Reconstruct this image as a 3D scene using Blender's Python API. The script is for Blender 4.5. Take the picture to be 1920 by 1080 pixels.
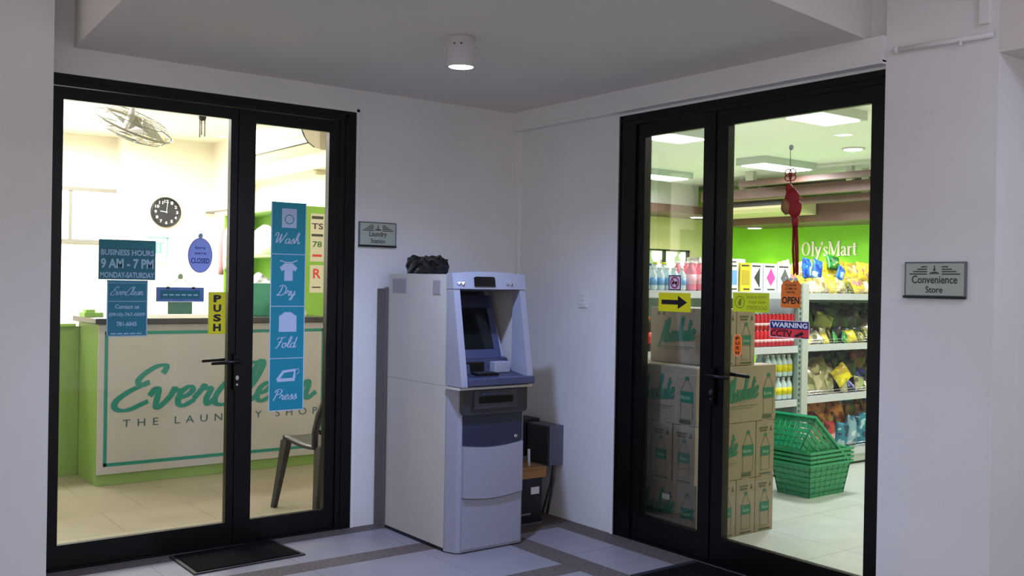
import bpy, bmesh, math, random
from mathutils import Vector, Matrix
random.seed(7)
for o in list(bpy.data.objects): bpy.data.objects.remove(o, do_unlink=True)
SC = bpy.context.scene; C = SC.collection
# ------------------------------------------------------------------ camera, world, exposure
CAM = Vector((-3.719, -4.8521, 1.3669)); YAW, PITCH, ROLL, FPX = 0.6491, -0.0047, 0.0177, 1841.5
cd = bpy.data.cameras.new('camera'); cam = bpy.data.objects.new('camera', cd); C.objects.link(cam)
fwd = Vector((math.sin(YAW)*math.cos(PITCH), math.cos(YAW)*math.cos(PITCH), math.sin(PITCH)))
rt = Vector((math.cos(YAW), -math.sin(YAW), 0)); up = rt.cross(fwd)
r2 = rt*math.cos(ROLL) + up*math.sin(ROLL); u2 = -rt*math.sin(ROLL) + up*math.cos(ROLL)
M = Matrix((r2, u2, -fwd)).transposed().to_4x4(); M.translation = CAM
cam.matrix_world = M; cd.sensor_width = 36; cd.lens = FPX/1920*36; cd.clip_start = 0.02
SC.camera = cam
W = bpy.data.worlds.new('World'); SC.world = W; W.use_nodes = True
W.node_tree.nodes['Background'].inputs[0].default_value = (0.69, 0.665, 0.72, 1)
W.node_tree.nodes['Background'].inputs[1].default_value = 1.12
SC.view_settings.view_transform = 'Standard'; SC.view_settings.look = 'None'
SC.view_settings.gamma = 1; SC.view_settings.use_curve_mapping = False; SC.view_settings.exposure = 0.0

def area(name, loc, size, power, col, rot=(0, 0, 0), sy=None, spread=180):
    l = bpy.data.lights.new(name, 'AREA'); l.energy = power; l.color = col; l.size = size
    if sy: l.shape = 'RECTANGLE'; l.size_y = sy
    l.spread = math.radians(spread)
    o = bpy.data.objects.new(name, l); C.objects.link(o); o.location = loc; o.rotation_euler = rot
    return o
# corridor: the surface downlight and the daylight that comes from the open side behind the camera
sp = bpy.data.lights.new('downlight_lamp', 'SPOT'); sp.energy = 180; sp.color = (0.42, 0.56, 1.0)
sp.spot_size = math.radians(150); sp.spot_blend = 0.9; sp.shadow_soft_size = 0.045
so = bpy.data.objects.new('downlight_lamp', sp); C.objects.link(so); so.location = (-1.35, -1.34, 2.285)
area('corridor_daylight', (-5.2, -6.6, 1.9), 2.6, 4, (0.95, 0.93, 1.0), (math.radians(80), 0, math.radians(-38)), 1.8)
area('corridor_far_lamp', (-1.0, -4.6, 2.8), 0.5, 26, (0.66, 0.68, 1.0), (math.radians(0), 0, 0))
# laundry room lights, two of them added as fill, store lamps
area('laundry_light', (-2.3, 2.9, 2.66), 1.2, 74, (1.0, 0.97, 0.96), (0, 0, 0), 0.3)
area('laundry_light', (-0.9, 3.5, 2.66), 1.2, 46, (1.0, 0.97, 0.96), (0, 0, 0), 0.3)
area('laundry_light', (-1.9, 1.0, 2.66), 0.6, 13, (1.0, 0.97, 0.94), (0, 0, 0), 0.3)  # added fill near the door, lifts the air conditioner end; no fixture
area('laundry_light', (-1.9, 4.4, 2.66), 1.2, 40, (1.0, 0.98, 0.97), (0, 0, 0), 0.3)  # unseen light added to brighten the window wall at the back
area('laundry_window_light', (-2.0, 4.92, 1.95), 1.6, 30, (1.0, 1.0, 0.97), (math.radians(90), 0, math.radians(180)), 0.8)

# ------------------------------------------------------------------ helpers
def lin(c): return tuple(((v/255+0.055)/1.055)**2.4 if v/255 > 0.04045 else v/255/12.92 for v in c)
MATS = {}
def mat(name, rgb, rough=0.55, metal=0.0, noise=0.0, nscale=8.0, rgb2=None, bump=0.0, bscale=60.0, spec=0.5, emit=None, estr=1.0, coat=0.0):
    if name in MATS: return MATS[name]
    m = bpy.data.materials.new(name); m.use_nodes = True; nt = m.node_tree; N = nt.nodes; b = N['Principled BSDF']
    c = lin(rgb) + (1,)
    b.inputs['Base Color'].default_value = c; b.inputs['Roughness'].default_value = rough
    b.inputs['Metallic'].default_value = metal; b.inputs['Specular IOR Level'].default_value = spec
    b.inputs['Coat Weight'].default_value = coat
    tc = N.new('ShaderNodeTexCoord')
    if noise or rgb2:
        n = N.new('ShaderNodeTexNoise'); n.inputs['Scale'].default_value = nscale; n.inputs['Detail'].default_value = 4
        nt.links.new(tc.outputs['Object'], n.inputs['Vector'])
        r = N.new('ShaderNodeValToRGB'); r.color_ramp.elements[0].position = .35; r.color_ramp.elements[1].position = .65
        c2 = (lin(rgb2) + (1,)) if rgb2 else tuple(v*(1-noise) for v in c[:3]) + (1,)
        r.color_ramp.elements[0].color = c2; r.color_ramp.elements[1].color = c
        nt.links.new(n.outputs[0], r.inputs[0]); nt.links.new(r.outputs[0], b.inputs['Base Color'])
    if bump:
        n2 = N.new('ShaderNodeTexNoise'); n2.inputs['Scale'].default_value = bscale; n2.inputs['Detail'].default_value = 3
        nt.links.new(tc.outputs['Object'], n2.inputs['Vector'])
        bp = N.new('ShaderNodeBump'); bp.inputs['Strength'].default_value = bump; bp.inputs['Distance'].default_value = .01
        nt.links.new(n2.outputs[0], bp.inputs['Height']); nt.links.new(bp.outputs[0], b.inputs['Normal'])
    if emit:
        b.inputs['Emission Color'].default_value = lin(emit) + (1,); b.inputs['Emission Strength'].default_value = estr
    MATS[name] = m; return m
def glass_mat(name, tint, refl=1.0):
    m = bpy.data.materials.new(name); m.use_nodes = True; nt = m.node_tree; N = nt.nodes
    for n in list(N): N.remove(n)
    out = N.new('ShaderNodeOutputMaterial'); mx = N.new('ShaderNodeMixShader'); tr = N.new('ShaderNodeBsdfTransparent')
    gl = N.new('ShaderNodeBsdfGlossy'); fr = N.new('ShaderNodeFresnel'); fr.inputs['IOR'].default_value = 1.35*refl
    tr.inputs[0].default_value = tint + (1,); gl.inputs['Roughness'].default_value = 0.01
    nt.links.new(fr.outputs[0], mx.inputs[0]); nt.links.new(tr.outputs[0], mx.inputs[1]); nt.links.new(gl.outputs[0], mx.inputs[2])
    nt.links.new(mx.outputs[0], out.inputs[0]); MATS[name] = m; return m
def print_mat(name, rgb, rgb2, rgb3=None, scale=9, rough=.3, metal=0.0):
    """printed foil: two or three inks in irregular patches, shifted per object"""
    if name in MATS: return MATS[name]
    m = bpy.data.materials.new(name); m.use_nodes = True; nt = m.node_tree; N = nt.nodes; b = N['Principled BSDF']
    b.inputs['Roughness'].default_value = rough; b.inputs['Metallic'].default_value = metal
    tc = N.new('ShaderNodeTexCoord'); oi = N.new('ShaderNodeObjectInfo'); ad = N.new('ShaderNodeVectorMath'); ad.operation = 'ADD'
    ml = N.new('ShaderNodeMath'); ml.operation = 'MULTIPLY'; ml.inputs[1].default_value = 37
    nt.links.new(oi.outputs['Random'], ml.inputs[0]); nt.links.new(tc.outputs['Object'], ad.inputs[0]); nt.links.new(ml.outputs[0], ad.inputs[1])
    n = N.new('ShaderNodeTexNoise'); n.inputs['Scale'].default_value = scale; n.inputs['Detail'].default_value = 1.5
    nt.links.new(ad.outputs[0], n.inputs['Vector'])
    r = N.new('ShaderNodeValToRGB'); r.color_ramp.interpolation = 'CONSTANT'
    e = r.color_ramp.elements; e[0].position = 0; e[0].color = lin(rgb2)+(1,); e[1].position = .44; e[1].color = lin(rgb)+(1,)
    if rgb3: x = e.new(.62); x.color = lin(rgb3)+(1,)
    nt.links.new(n.outputs[0], r.inputs[0]); nt.links.new(r.outputs[0], b.inputs['Base Color'])
    MATS[name] = m; return m
def tile_mat(name, rgb, rgb_j, size, off=(0, 0), jw=.008, rough=.35, rgb2=None, stag=0.0):
    m = bpy.data.materials.new(name); m.use_nodes = True; nt = m.node_tree; N = nt.nodes; b = N['Principled BSDF']
    tc = N.new('ShaderNodeTexCoord'); mp = N.new('ShaderNodeMapping'); mp.inputs['Location'].default_value = (off[0], off[1], 0)
    br = N.new('ShaderNodeTexBrick'); br.offset = stag; br.squash = 1; br.inputs['Scale'].default_value = 1
    br.inputs['Brick Width'].default_value = size; br.inputs['Row Height'].default_value = size
    br.inputs['Mortar Size'].default_value = jw/2; br.inputs['Mortar Smooth'].default_value = .2
    br.inputs['Color1'].default_value = lin(rgb)+(1,); br.inputs['Color2'].default_value = lin(rgb2 or rgb)+(1,)
    br.inputs['Mortar'].default_value = lin(rgb_j)+(1,)
    nz = N.new('ShaderNodeTexNoise'); nz.inputs['Scale'].default_value = 5; nz.inputs['Detail'].default_value = 6
    mx = N.new('ShaderNodeMix'); mx.data_type = 'RGBA'; mx.blend_type = 'MULTIPLY'; mx.inputs[0].default_value = .25
    nt.links.new(tc.outputs['Object'], mp.inputs[0]); nt.links.new(mp.outputs[0], br.inputs['Vector']); nt.links.new(tc.outputs['Object'], nz.inputs['Vector'])
    nt.links.new(br.outputs['Color'], mx.inputs[6]); nt.links.new(nz.outputs[0], mx.inputs[7]); nt.links.new(mx.outputs[2], b.inputs['Base Color'])
    b.inputs['Roughness'].default_value = rough; MATS[name] = m; return m

class MB:
    def __init__(s): s.v = []; s.f = []; s.m = []; s.sm = []
    def add(s, vs, fs, mi=0, smooth=False):
        n = len(s.v); s.v += [tuple(v) for v in vs]
        for f in fs: s.f.append([i+n for i in f]); s.m.append(mi); s.sm.append(smooth)
        return s
    def box(s, a, b, mi=0, bev=0.0):
        x0, x1 = sorted((a[0], b[0])); y0, y1 = sorted((a[1], b[1])); z0, z1 = sorted((a[2], b[2]))
        if bev <= 0:
            vs = [(x, y, z) for z in (z0, z1) for y in (y0, y1) for x in (x0, x1)]
            return s.add(vs, [(0, 2, 3, 1), (4, 5, 7, 6), (0, 1, 5, 4), (2, 6, 7, 3), (0, 4, 6, 2), (1, 3, 7, 5)], mi)
        bm = bmesh.new(); bmesh.ops.create_cube(bm, size=1)
        for v in bm.verts: v.co = Vector(((x0+x1)/2+v.co.x*(x1-x0), (y0+y1)/2+v.co.y*(y1-y0), (z0+z1)/2+v.co.z*(z1-z0)))
        bmesh.ops.bevel(bm, geom=list(bm.edges), offset=bev, segments=2, affect='EDGES', profile=.6)
        return s.bm(bm, mi)
    def bm(s, bm, mi=0, smooth=False, mw=None):
        bm.verts.ensure_lookup_table(); bm.verts.index_update()
        s.add([(mw @ v.co) if mw else v.co for v in bm.verts], [[v.index for v in f.verts] for f in bm.faces], mi, smooth); bm.free(); return s
    def prism(s, poly, axis, a, b, mi=0):
        """poly: 2-D points in the two other axes (x: (y,z); y: (x,z); z: (x,y)), extruded a..b"""
        def P(p, t): return {'x': (t, p[0], p[1]), 'y': (p[0], t, p[1]), 'z': (p[0], p[1], t)}[axis]
        n = len(poly); vs = [P(p, a) for p in poly] + [P(p, b) for p in poly]
        fs = [list(range(n))[::-1], list(range(n, 2*n))] + [(i, (i+1) % n, n+(i+1) % n, n+i) for i in range(n)]
        return s.add(vs, fs, mi)
    def tube(s, pts, r, mi=0, seg=8, closed=False, cap=True):
        pts = [Vector(p) for p in pts]; n = len(pts); rs = r if isinstance(r, (list, tuple)) else [r]*n
        vs = []; prev = None
        for i, p in enumerate(pts):
            if closed: t = pts[(i+1) % n]-pts[i-1]
            else: t = pts[min(i+1, n-1)]-pts[max(i-1, 0)]
            t.normalize()
            if prev is None:
                a = Vector((0, 0, 1)) if abs(t.z) < .9 else Vector((1, 0, 0)); u = t.cross(a).normalized()
            else:
                u = (prev - t*prev.dot(t)).normalized()
            prev = u; w = t.cross(u)
            for k in range(seg):
                an = 2*math.pi*k/seg; vs.append(p+(u*math.cos(an)+w*math.sin(an))*rs[i])
        fs = []
        for i in range(n if closed else n-1):
            for k in range(seg):
                j = (i+1) % n; fs.append((i*seg+k, i*seg+(k+1) % seg, j*seg+(k+1) % seg, j*seg+k))
        if cap and not closed: fs += [list(range(seg))[::-1], [(n-1)*seg+k for k in range(seg)]]
        return s.add(vs, fs, mi, True)
    def lathe(s, prof, c=(0, 0, 0), seg=24, mi=0, axis='z', smooth=True):
        vs = []; n = len(prof)
        for (r, h) in prof:
            for k in range(seg):
                a = 2*math.pi*k/seg; x, y = r*math.cos(a), r*math.sin(a)
                vs.append({'z': (c[0]+x, c[1]+y, c[2]+h), 'y': (c[0]+x, c[1]+h, c[2]+y), 'x': (c[0]+h, c[1]+x, c[2]+y)}[axis])
        fs = [(i*seg+k, i*seg+(k+1) % seg, (i+1)*seg+(k+1) % seg, (i+1)*seg+k) for i in range(n-1) for k in range(seg)]
        fs += [list(range(seg))[::-1], [(n-1)*seg+k for k in range(seg)]]
        return s.add(vs, fs, mi, smooth)
    def quad(s, pts, mi=0): return s.add(pts, [list(range(len(pts)))], mi)
def world_loc(p):
    v = Vector((0, 0, 0))
    while p: v += p.location; p = p.parent
    return v
def obj(name, mb, m, parent=None, at=None, rot=None, local=False, **props):
    """link a mesh; verts are in world space unless local"""
    me = bpy.data.meshes.new(name)
    if parent and not local: off = world_loc(parent); loc = None
    elif not parent and not local:
        xs = [v[0] for v in mb.v]; ys = [v[1] for v in mb.v]; zs = [v[2] for v in mb.v]
        off = Vector(((min(xs)+max(xs))/2, (min(ys)+max(ys))/2, min(zs))); loc = off
    else: off = Vector((0, 0, 0)); loc = at
    me.from_pydata([(v[0]-off[0], v[1]-off[1], v[2]-off[2]) for v in mb.v], [], mb.f)
    for mm in (m if isinstance(m, (list, tuple)) else [m]): me.materials.append(mm)
    for p, mi, sm in zip(me.polygons, mb.m, mb.sm): p.material_index = mi; p.use_smooth = sm
    bm = bmesh.new(); bm.from_mesh(me); bmesh.ops.recalc_face_normals(bm, faces=bm.faces); bm.to_mesh(me); bm.free()
    o = bpy.data.objects.new(name, me); C.objects.link(o)
    if parent: o.parent = parent
    if loc is not None: o.location = loc
    if at is not None: o.location = at
    if rot: o.rotation_euler = rot
    for k, v in props.items(): o[k] = v
    return o
def struct(name, mb, m, parent=None):
    o = obj(name, mb, m, parent)
    if not parent: o['kind'] = 'structure'
    return o
def thing(name, label, cat, loc=(0, 0, 0), group=None, rz=0):
    o = bpy.data.objects.new(name, None); C.objects.link(o); o.location = loc; o.rotation_euler = (0, 0, rz)
    o.empty_display_size = .05; o['label'] = label; o['category'] = cat
    if group: o['group'] = group
    return o
def tag(o, label, cat, group=None):
    o['label'] = label; o['category'] = cat
    if group: o['group'] = group
    return o
def dup(root, loc, rot=None, label=None, group=None, scale=None):
    r = root.copy(); C.objects.link(r); r.location = loc
    if rot is not None: r.rotation_euler = rot
    if scale: r.scale = scale
    if label: r['label'] = label
    if group: r['group'] = group
    for ch in list(root.children):
        c = ch.copy(); C.objects.link(c); c.parent = r
        for g in list(ch.children):
            d = g.copy(); C.objects.link(d); d.parent = c
    return r
class Frame:
    """a flat face: O origin, U to the reader's right, V up, Nn outwards"""
    def __init__(s, O, U, V=(0, 0, 1), N=None):
        s.O = Vector(O); s.U = Vector(U).normalized(); s.V = Vector(V).normalized(); s.N = Vector(N) if N else s.U.cross(s.V)
    def P(s, u, v, n=0): return s.O + s.U*u + s.V*v + s.N*n
    def rect(s, mb, u0, v0, u1, v1, n0=0, n1=.001, mi=0):
        vs = [s.P(u, v, n) for n in (n0, n1) for v in (v0, v1) for u in (u0, u1)]
        return mb.add(vs, [(0, 2, 3, 1), (4, 5, 7, 6), (0, 1, 5, 4), (2, 6, 7, 3), (0, 4, 6, 2), (1, 3, 7, 5)], mi)
    def poly(s, mb, pts, n0=0, n1=.001, mi=0):
        k = len(pts); vs = [s.P(p[0], p[1], n0) for p in pts]+[s.P(p[0], p[1], n1) for p in pts]
        return mb.add(vs, [list(range(k))[::-1], list(range(k, 2*k))]+[(i, (i+1) % k, k+(i+1) % k, k+i) for i in range(k)], mi)
    def line(s, mb, pts, w, n=.0015, mi=0, closed=False):
        """flat ribbon along 2-D points"""
        k = len(pts); ws = w if isinstance(w, (list, tuple)) else [w]*k; L = []; R = []
        for i, p in enumerate(pts):
            a = pts[(i-1) % k if closed else max(i-1, 0)]; b = pts[(i+1) % k if closed else min(i+1, k-1)]
            dx, dy = b[0]-a[0], b[1]-a[1]; d = math.hypot(dx, dy) or 1e-9; nx, ny = -dy/d, dx/d
            h_ = n if closed else n+.0008*i/max(k-1, 1)
            L.append(s.P(p[0]+nx*ws[i]/2, p[1]+ny*ws[i]/2, h_)); R.append(s.P(p[0]-nx*ws[i]/2, p[1]-ny*ws[i]/2, h_))
        rng = range(k if closed else k-1)
        return mb.add(L+R, [(i, (i+1) % k, k+(i+1) % k, k+i) for i in rng], mi)
    def disc(s, mb, cu, cv, ru, rv=None, n0=0, n1=.001, mi=0, seg=28):
        rv = rv or ru
        return s.poly(mb, [(cu+ru*math.cos(2*math.pi*i/seg), cv+rv*math.sin(2*math.pi*i/seg)) for i in range(seg)], n0, n1, mi)
    def ring(s, mb, cu, cv, r, w, n=.0015, mi=0, rv=None, seg=28):
        rv = rv or r
        return s.line(mb, [(cu+r*math.cos(2*math.pi*i/seg), cv+rv*math.sin(2*math.pi*i/seg)) for i in range(seg)], w, n, mi, True)
_tc = {}
def text2d(txt, bold=0.0, space=1.0):
    k = (txt, bold, space)
    if k not in _tc:
        cu = bpy.data.curves.new('t', 'FONT'); cu.body = txt; cu.size = 1; cu.offset = bold; cu.space_character = space; cu.resolution_u = 3
        o = bpy.data.objects.new('t', cu); C.objects.link(o); dg = bpy.context.evaluated_depsgraph_get(); dg.update()
        me = bpy.data.meshes.new_from_object(o.evaluated_get(dg))
        _tc[k] = ([(v.co.x, v.co.y) for v in me.vertices], [list(p.vertices) for p in me.polygons])
        bpy.data.objects.remove(o); bpy.data.meshes.remove(me); bpy.data.curves.remove(cu)
    return _tc[k]
def text(fr, mb, txt, u0, v0, u1, v1, n=.0018, mi=0, bold=.01, space=1.0, shear=0, mirror=False, keep=False):
    vs, fs = text2d(txt, bold, space)
    x0 = min(v[0] for v in vs); x1 = max(v[0] for v in vs); y0 = min(v[1] for v in vs); y1 = max(v[1] for v in vs)
    su = (u1-u0)/(x1-x0); sv = (v1-v0)/(y1-y0)
    out = []
    for x, y in vs:
        tx = (x-x0)*su; ty = (y-y0)*sv
        if mirror: tx = (u1-u0)-tx
        out.append(fr.P(u0+tx+shear*ty, v0+ty, n))
    return mb.add(out, fs, mi)
G = {
 'E': (1.25, [[(1.5, 1.75), (1.55, 2.15), (1.2, 2.15), (.8, 1.8), (.62, 1.4), (.85, 1.18), (1.05, 1.35), (.75, 1.15), (.3, .8), (0, .35), (.15, 0), (.6, -.05), (1.25, .35)]]),
 'C': (1.15, [[(1.3, 1.6), (1.5, 2.1), (1.1, 2.1), (.5, 1.4), (.1, .5), (.2, 0), (.7, -.02), (1.2, .45)]]),
 'W': (1.75, [[(0, 1.5), (.15, 2.1), (.5, 2.0), (.4, .9), (.42, .1), (.8, 1.0), (1.0, 1.9), (.97, .8), (1.02, .1), (1.5, 1.3), (1.8, 2.2)]]),
 'D': (1.5, [[(.7, 1.9), (.5, 1), (.2, .1), (0, .1), (.2, .25), (.6, 0), (1.2, .4), (1.4, 1.2), (1.1, 1.9), (.5, 2.1), (.1, 1.8)]]),
 'F': (1.15, [[(.1, 1.7), (.4, 2), (1.5, 2.1)], [(.95, 2), (.7, 1), (.4, .1), (.1, -.1)], [(.4, 1.05), (1.1, 1.15)]]),
 'P': (1.1, [[(.7, 1.9), (.45, .9), (.2, -.1)], [(.2, 1.5), (.4, 2), (.9, 2.15), (1.3, 1.8), (1.1, 1.25), (.55, 1.0)]]),
 'A': (1.1, [[(0, -.4), (.4, .4), (.75, 1.6), (.85, 2.1), (.9, 1.2), (.95, .1), (1.2, .3)], [(.3, .75), (1.15, .95)]]),
 'v': (1.05, [[(0, .6), (.12, .95), (.28, .9), (.35, .1), (.5, 0), (.8, .5), (.9, .95), (.95, .8), (1.15, .85)]]),
 'e': (.75, [[(0, .35), (.45, .55), (.6, .85), (.4, 1), (.15, .7), (.15, .2), (.4, 0), (.8, .3)]]),
 'r': (.8, [[(0, .35), (.2, .8), (.28, 1.05), (.35, .85), (.6, .85), (.52, .3), (.65, 0), (.9, .35)]]),
 'l': (.6, [[(0, .3), (.4, 1), (.6, 2), (.45, 2.25), (.28, 1.8), (.2, .4), (.38, 0), (.7, .35)]]),
 'a': (.95, [[(.75, .85), (.45, 1), (.12, .6), (.15, .08), (.4, 0), (.68, .5), (.78, .95), (.7, .2), (.82, 0), (1.05, .35)]]),
 'n': (.98, [[(0, .35), (.14, .95), (.2, .9), (.2, 0)], [(.2, .3), (.5, .95), (.65, .85), (.65, .2), (.78, 0), (1.1, .35)]]),
 's': (.65, [[(0, .3), (.35, .8), (.4, 1.05), (.5, .6), (.5, .15), (.25, 0), (.05, .12)], [(.4, .02), (.75, .35)]]),
 'h': (.9, [[(0, .3), (.4, 1.2), (.5, 2.1), (.35, 2.15), (.17, 1.2), (.1, 0)], [(.1, .3), (.4, .95), (.55, .8), (.55, .2), (.7, 0), (.95, .35)]]),
 'y': (.85, [[(0, .5), (.1, .95), (.15, .3), (.35, 0), (.6, .4), (.7, .95), (.58, 0), (.35, -.8), (.12, -.85), (.15, -.5), (.9, .35)]]),
 'o': (.85, [[(.5, .95), (.15, .8), (.1, .2), (.35, 0), (.65, .3), (.6, .8), (.45, .95), (.6, .75), (.95, .8)]]),
 'd': (1.0, [[(.7, .8), (.4, 1), (.1, .6), (.15, .1), (.4, 0), (.65, .4), (.9, 2.1), (.7, .3), (.82, 0), (1.1, .35)]]),
 'b': (.8, [[(0, .3), (.35, 1.2), (.42, 2.1), (.27, 2.15), (.13, 1.2), (.12, .2), (.35, 0), (.6, .3), (.55, .8), (.3, .85), (.9, .8)]]),
 'u': (.95, [[(0, .5), (.1, .95), (.1, .3), (.3, 0), (.55, .3), (.65, .95), (.65, .2), (.8, 0), (1.0, .35)]]),
 't': (.65, [[(0, .35), (.3, 1.2), (.35, 1.9), (.28, .3), (.45, 0), (.75, .35)], [(0, 1.35), (.75, 1.5)]]),
}
def catmull(p, n=5):
    out = []
    for i in range(len(p)-1):
        a = p[max(i-1, 0)]; b = p[i]; c = p[i+1]; d = p[min(i+2, len(p)-1)]
        for k in range(n):
            t = k/n; out.append(tuple(.5*(2*b[j]+(c[j]-a[j])*t+(2*a[j]-5*b[j]+4*c[j]-d[j])*t*t+(3*b[j]-a[j]-3*c[j]+d[j])*t**3) for j in (0, 1)))
    out.append(p[-1]); return out
def script(fr, mb, txt, u0, v0, u1, xh, w, shear=.25, n=.0018, mi=0, rise=0):
    """brush lettering, base line v0, x-height xh, stroke width w"""
    tot = sum(G[c][0] for c in txt); su = (u1-u0)/(tot+.1); x = 0
    for c in txt:
        adv, st = G[c]
        for p in st:
            q = catmull(p, 5); k = len(q)
            pts = [(u0+(x+a)*su+shear*b*xh, v0+b*xh+rise*(x+a)*su) for a, b in q]
            ws = []
            for i in range(k):
                a = pts[max(i-1, 0)]; b = pts[min(i+1, k-1)]; dx, dy = b[0]-a[0], b[1]-a[1]; L = math.hypot(dx, dy) or 1e-9
                ws.append(w*(.55+.6*abs(dy)/L))
            n += .00011
            fr.line(mb, pts, ws, n, mi)
        x += adv
    return mb

# ------------------------------------------------------------------ materials
wall_m = mat('wall_paint', (228, 226, 222), .45, noise=.05, nscale=2.5, bump=.05, bscale=140)
col_m = wall_m
ceil_m = mat('ceiling_paint', (222, 216, 208), .7, noise=.04, nscale=1.5)
trim_m = mat('trim_paint', (228, 226, 222), .45)
black_m = mat('black_aluminium', (7, 6, 7), .35, spec=.3)
glass = glass_mat('door_glass', (.97, .985, .98))
white_m = mat('white_plastic', (225, 225, 222), .4)
chrome = mat('chrome', (210, 210, 215), .15, 1.0)
lwall_m = mat('laundry_wall', (252, 244, 230), .6)
lceil_m = mat('laundry_ceiling', (252, 248, 236), .7)
swall_m = mat('store_cream_wall', (226, 216, 160), .6)
sceil_m = mat('store_ceiling', (244, 246, 238), .7)
green_m = mat('store_green_wall', (138, 222, 36), .6)
brown_m = mat('brown_wood', (112, 84, 74), .5, noise=.15, nscale=6)
teal_m = mat('teal_print', (12, 140, 160), .4)
wprint = mat('white_print', (235, 238, 240), .5)
bprint = mat('black_print', (10, 10, 10), .5)

# ------------------------------------------------------------------ corridor shell
def hole_wall(axis_lo, axis_hi, h0, h1, htop, H, thick, ax):
    """wall slab with one door hole; ax 'x': runs along x at y 0..thick; ax 'y': runs along y at x 0..thick"""
    mb = MB()
    def b(a0, a1, z0, z1):
        if ax == 'x': mb.box((a0, 0, z0), (a1, thick, z1))
        else: mb.box((0, a0, z0), (thick, a1, z1))
    b(axis_lo, h0, 0, H); b(h1, axis_hi, 0, H); b(h0, h1, htop, H); return mb
HC = 2.42; HH = 3.1
struct('wall_left', hole_wall(-6.2, 0.0, -2.76, -1.135, 2.295, HH, .14, 'x'), wall_m)
mb = MB(); mb.box((0, -.905, 0), (.14, .14, HH)); mb.box((0, -2.53, 2.292), (.14, -.905, HH)); struct('wall_right', mb, wall_m)
mb = MB(); mb.box((-.03, -3.0, 0), (.14, -2.53, HH)); struct('wall_right_pier', mb, wall_m)
mb = MB(); mb.box((.42, -7.5, 0), (.56, -3.0, HH)); mb.box((.14, -3.0, 0), (.56, -2.9, HH)); struct('wall_right_far', mb, wall_m)
mb = MB(); mb.box((-.03, -7.5, 2.27), (.42, -3.0, HH)); struct('ceiling_beam_right', mb, ceil_m)
mb = MB(); mb.box((-6.2, -.17, 0), (-2.722, 0, HH)); struct('wall_left_pier', mb, wall_m)
mb = MB(); mb.prism([(-2.60, 0), (0, 0), (0, -2.44), (-.80, -2.545), (-2.68, -2.79), (-2.655, -1.0)], 'z', HC, HH); struct('ceiling_drop', mb, ceil_m)
mb = MB(); mb.box((-6.2, -7.5, HH), (.56, .14, HH+.1)); struct('ceiling', mb, ceil_m)
mb = MB(); mb.box((-.055, -2.53, 2.312), (0, 0, HC)); mb.box((-.062, -2.53, 2.304), (0, 0, 2.320)); struct('trim_1', mb, trim_m)
mb = MB(); mb.box((-.022, -.03, 0), (0, 0, 2.304)); struct('trim_2', mb, trim_m)
mb = MB(); mb.box((-.008, -.905, 0), (.14, -.890, 2.304)); mb.box((-.008, -2.53, 0), (.14, -2.515, 2.304)); struct('trim_3', mb, trim_m)
mb = MB(); mb.box((-1.135, -.006, 0), (-1.118, 0, 2.312)); mb.box((-2.72, -.006, 2.297), (-1.118, 0, 2.312)); struct('trim_4', mb, trim_m)
# floor with pebble-washed bands
tile_f = mat('floor_tile', (140, 135, 138), .42, noise=.08, nscale=3)
band_f = mat('pebble_band', (104, 90, 84), .7, rgb2=(72, 62, 58), nscale=60, bump=.3, bscale=160)
joint_f = mat('floor_joint', (110, 104, 104), .8)
xs = [-6.2, -3.46, -3.457, -2.86, -2.857, -2.26, -2.257, -1.66, -1.657, -1.06, -1.057, -.61, -.46, -.155, 0]
ys = [-7.5, -4.6, -4.46, -3.17, -2.6, -2.46, -1.9, -1.335, -1.195, -.625, -.485, -.115, 0]
mb = MB()
for i in range(len(xs)-1):
    for j in range(len(ys)-1):
        x0, x1, y0, y1 = xs[i], xs[i+1], ys[j], ys[j+1]; cx, cy = (x0+x1)/2, (y0+y1)/2
        mi = 0
        if x1-x0 < .01: mi = 2
        if (-.61 < cx < -.46) or cx > -.155 or cy > -.115 or (-.625 < cy < -.485): mi = 1
        if cx < -.61 and ((-1.335 < cy < -1.195) or (-2.6 < cy < -2.46) or (-4.6 < cy < -4.46)): mi = 1
        mb.quad([(x0, y0, 0), (x1, y0, 0), (x1, y1, 0), (x0, y1, 0)], mi)
n0 = len(mb.v)
mb.box((-6.2, -7.5, -.1), (0, 0, -.002))
mb.box((0, -7.5, -.1), (.42, -3.0, 0))
for yy in (-1.1, -1.7, -2.3): mb.box((-.46, yy, -.001), (-.155, yy+.003, .0004), 2)
struct('floor', mb, [tile_f, band_f, joint_f])

# ------------------------------------------------------------------ glass doors
def lever(fr, u, v, sgn, parent, m):
    mb = MB()
    fr.rect(mb, u-.016, v-.15, u+.016, v+.035, 0, .012)
    p = [fr.P(u, v, .01), fr.P(u, v, .05), fr.P(u+sgn*.02, v, .058), fr.P(u+sgn*.15, v-.004, .058)]
    mb.tube(p, [.010, .010, .010, .008], 0, 8)
    p = [fr.P(u, v, -.06), fr.P(u, v, -.095), fr.P(u+sgn*.02, v, -.105), fr.P(u+sgn*.14, v-.004, -.105)]
    mb.tube(p, [.010, .010, .010, .008], 0, 8)
    fr.rect(mb, u-.016, v-.15, u+.016, v+.035, -.07, -.055)
    h = obj('lever_handle', mb, m, parent)
    k = MB(); fr.disc(k, u, v-.085, .009, .012, .012, .016); fr.disc(k, u, v-.12, .006, .006, .012, .015); obj('keyhole', k, chrome, h if h.parent is None or h.parent.parent is None else parent)
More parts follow.
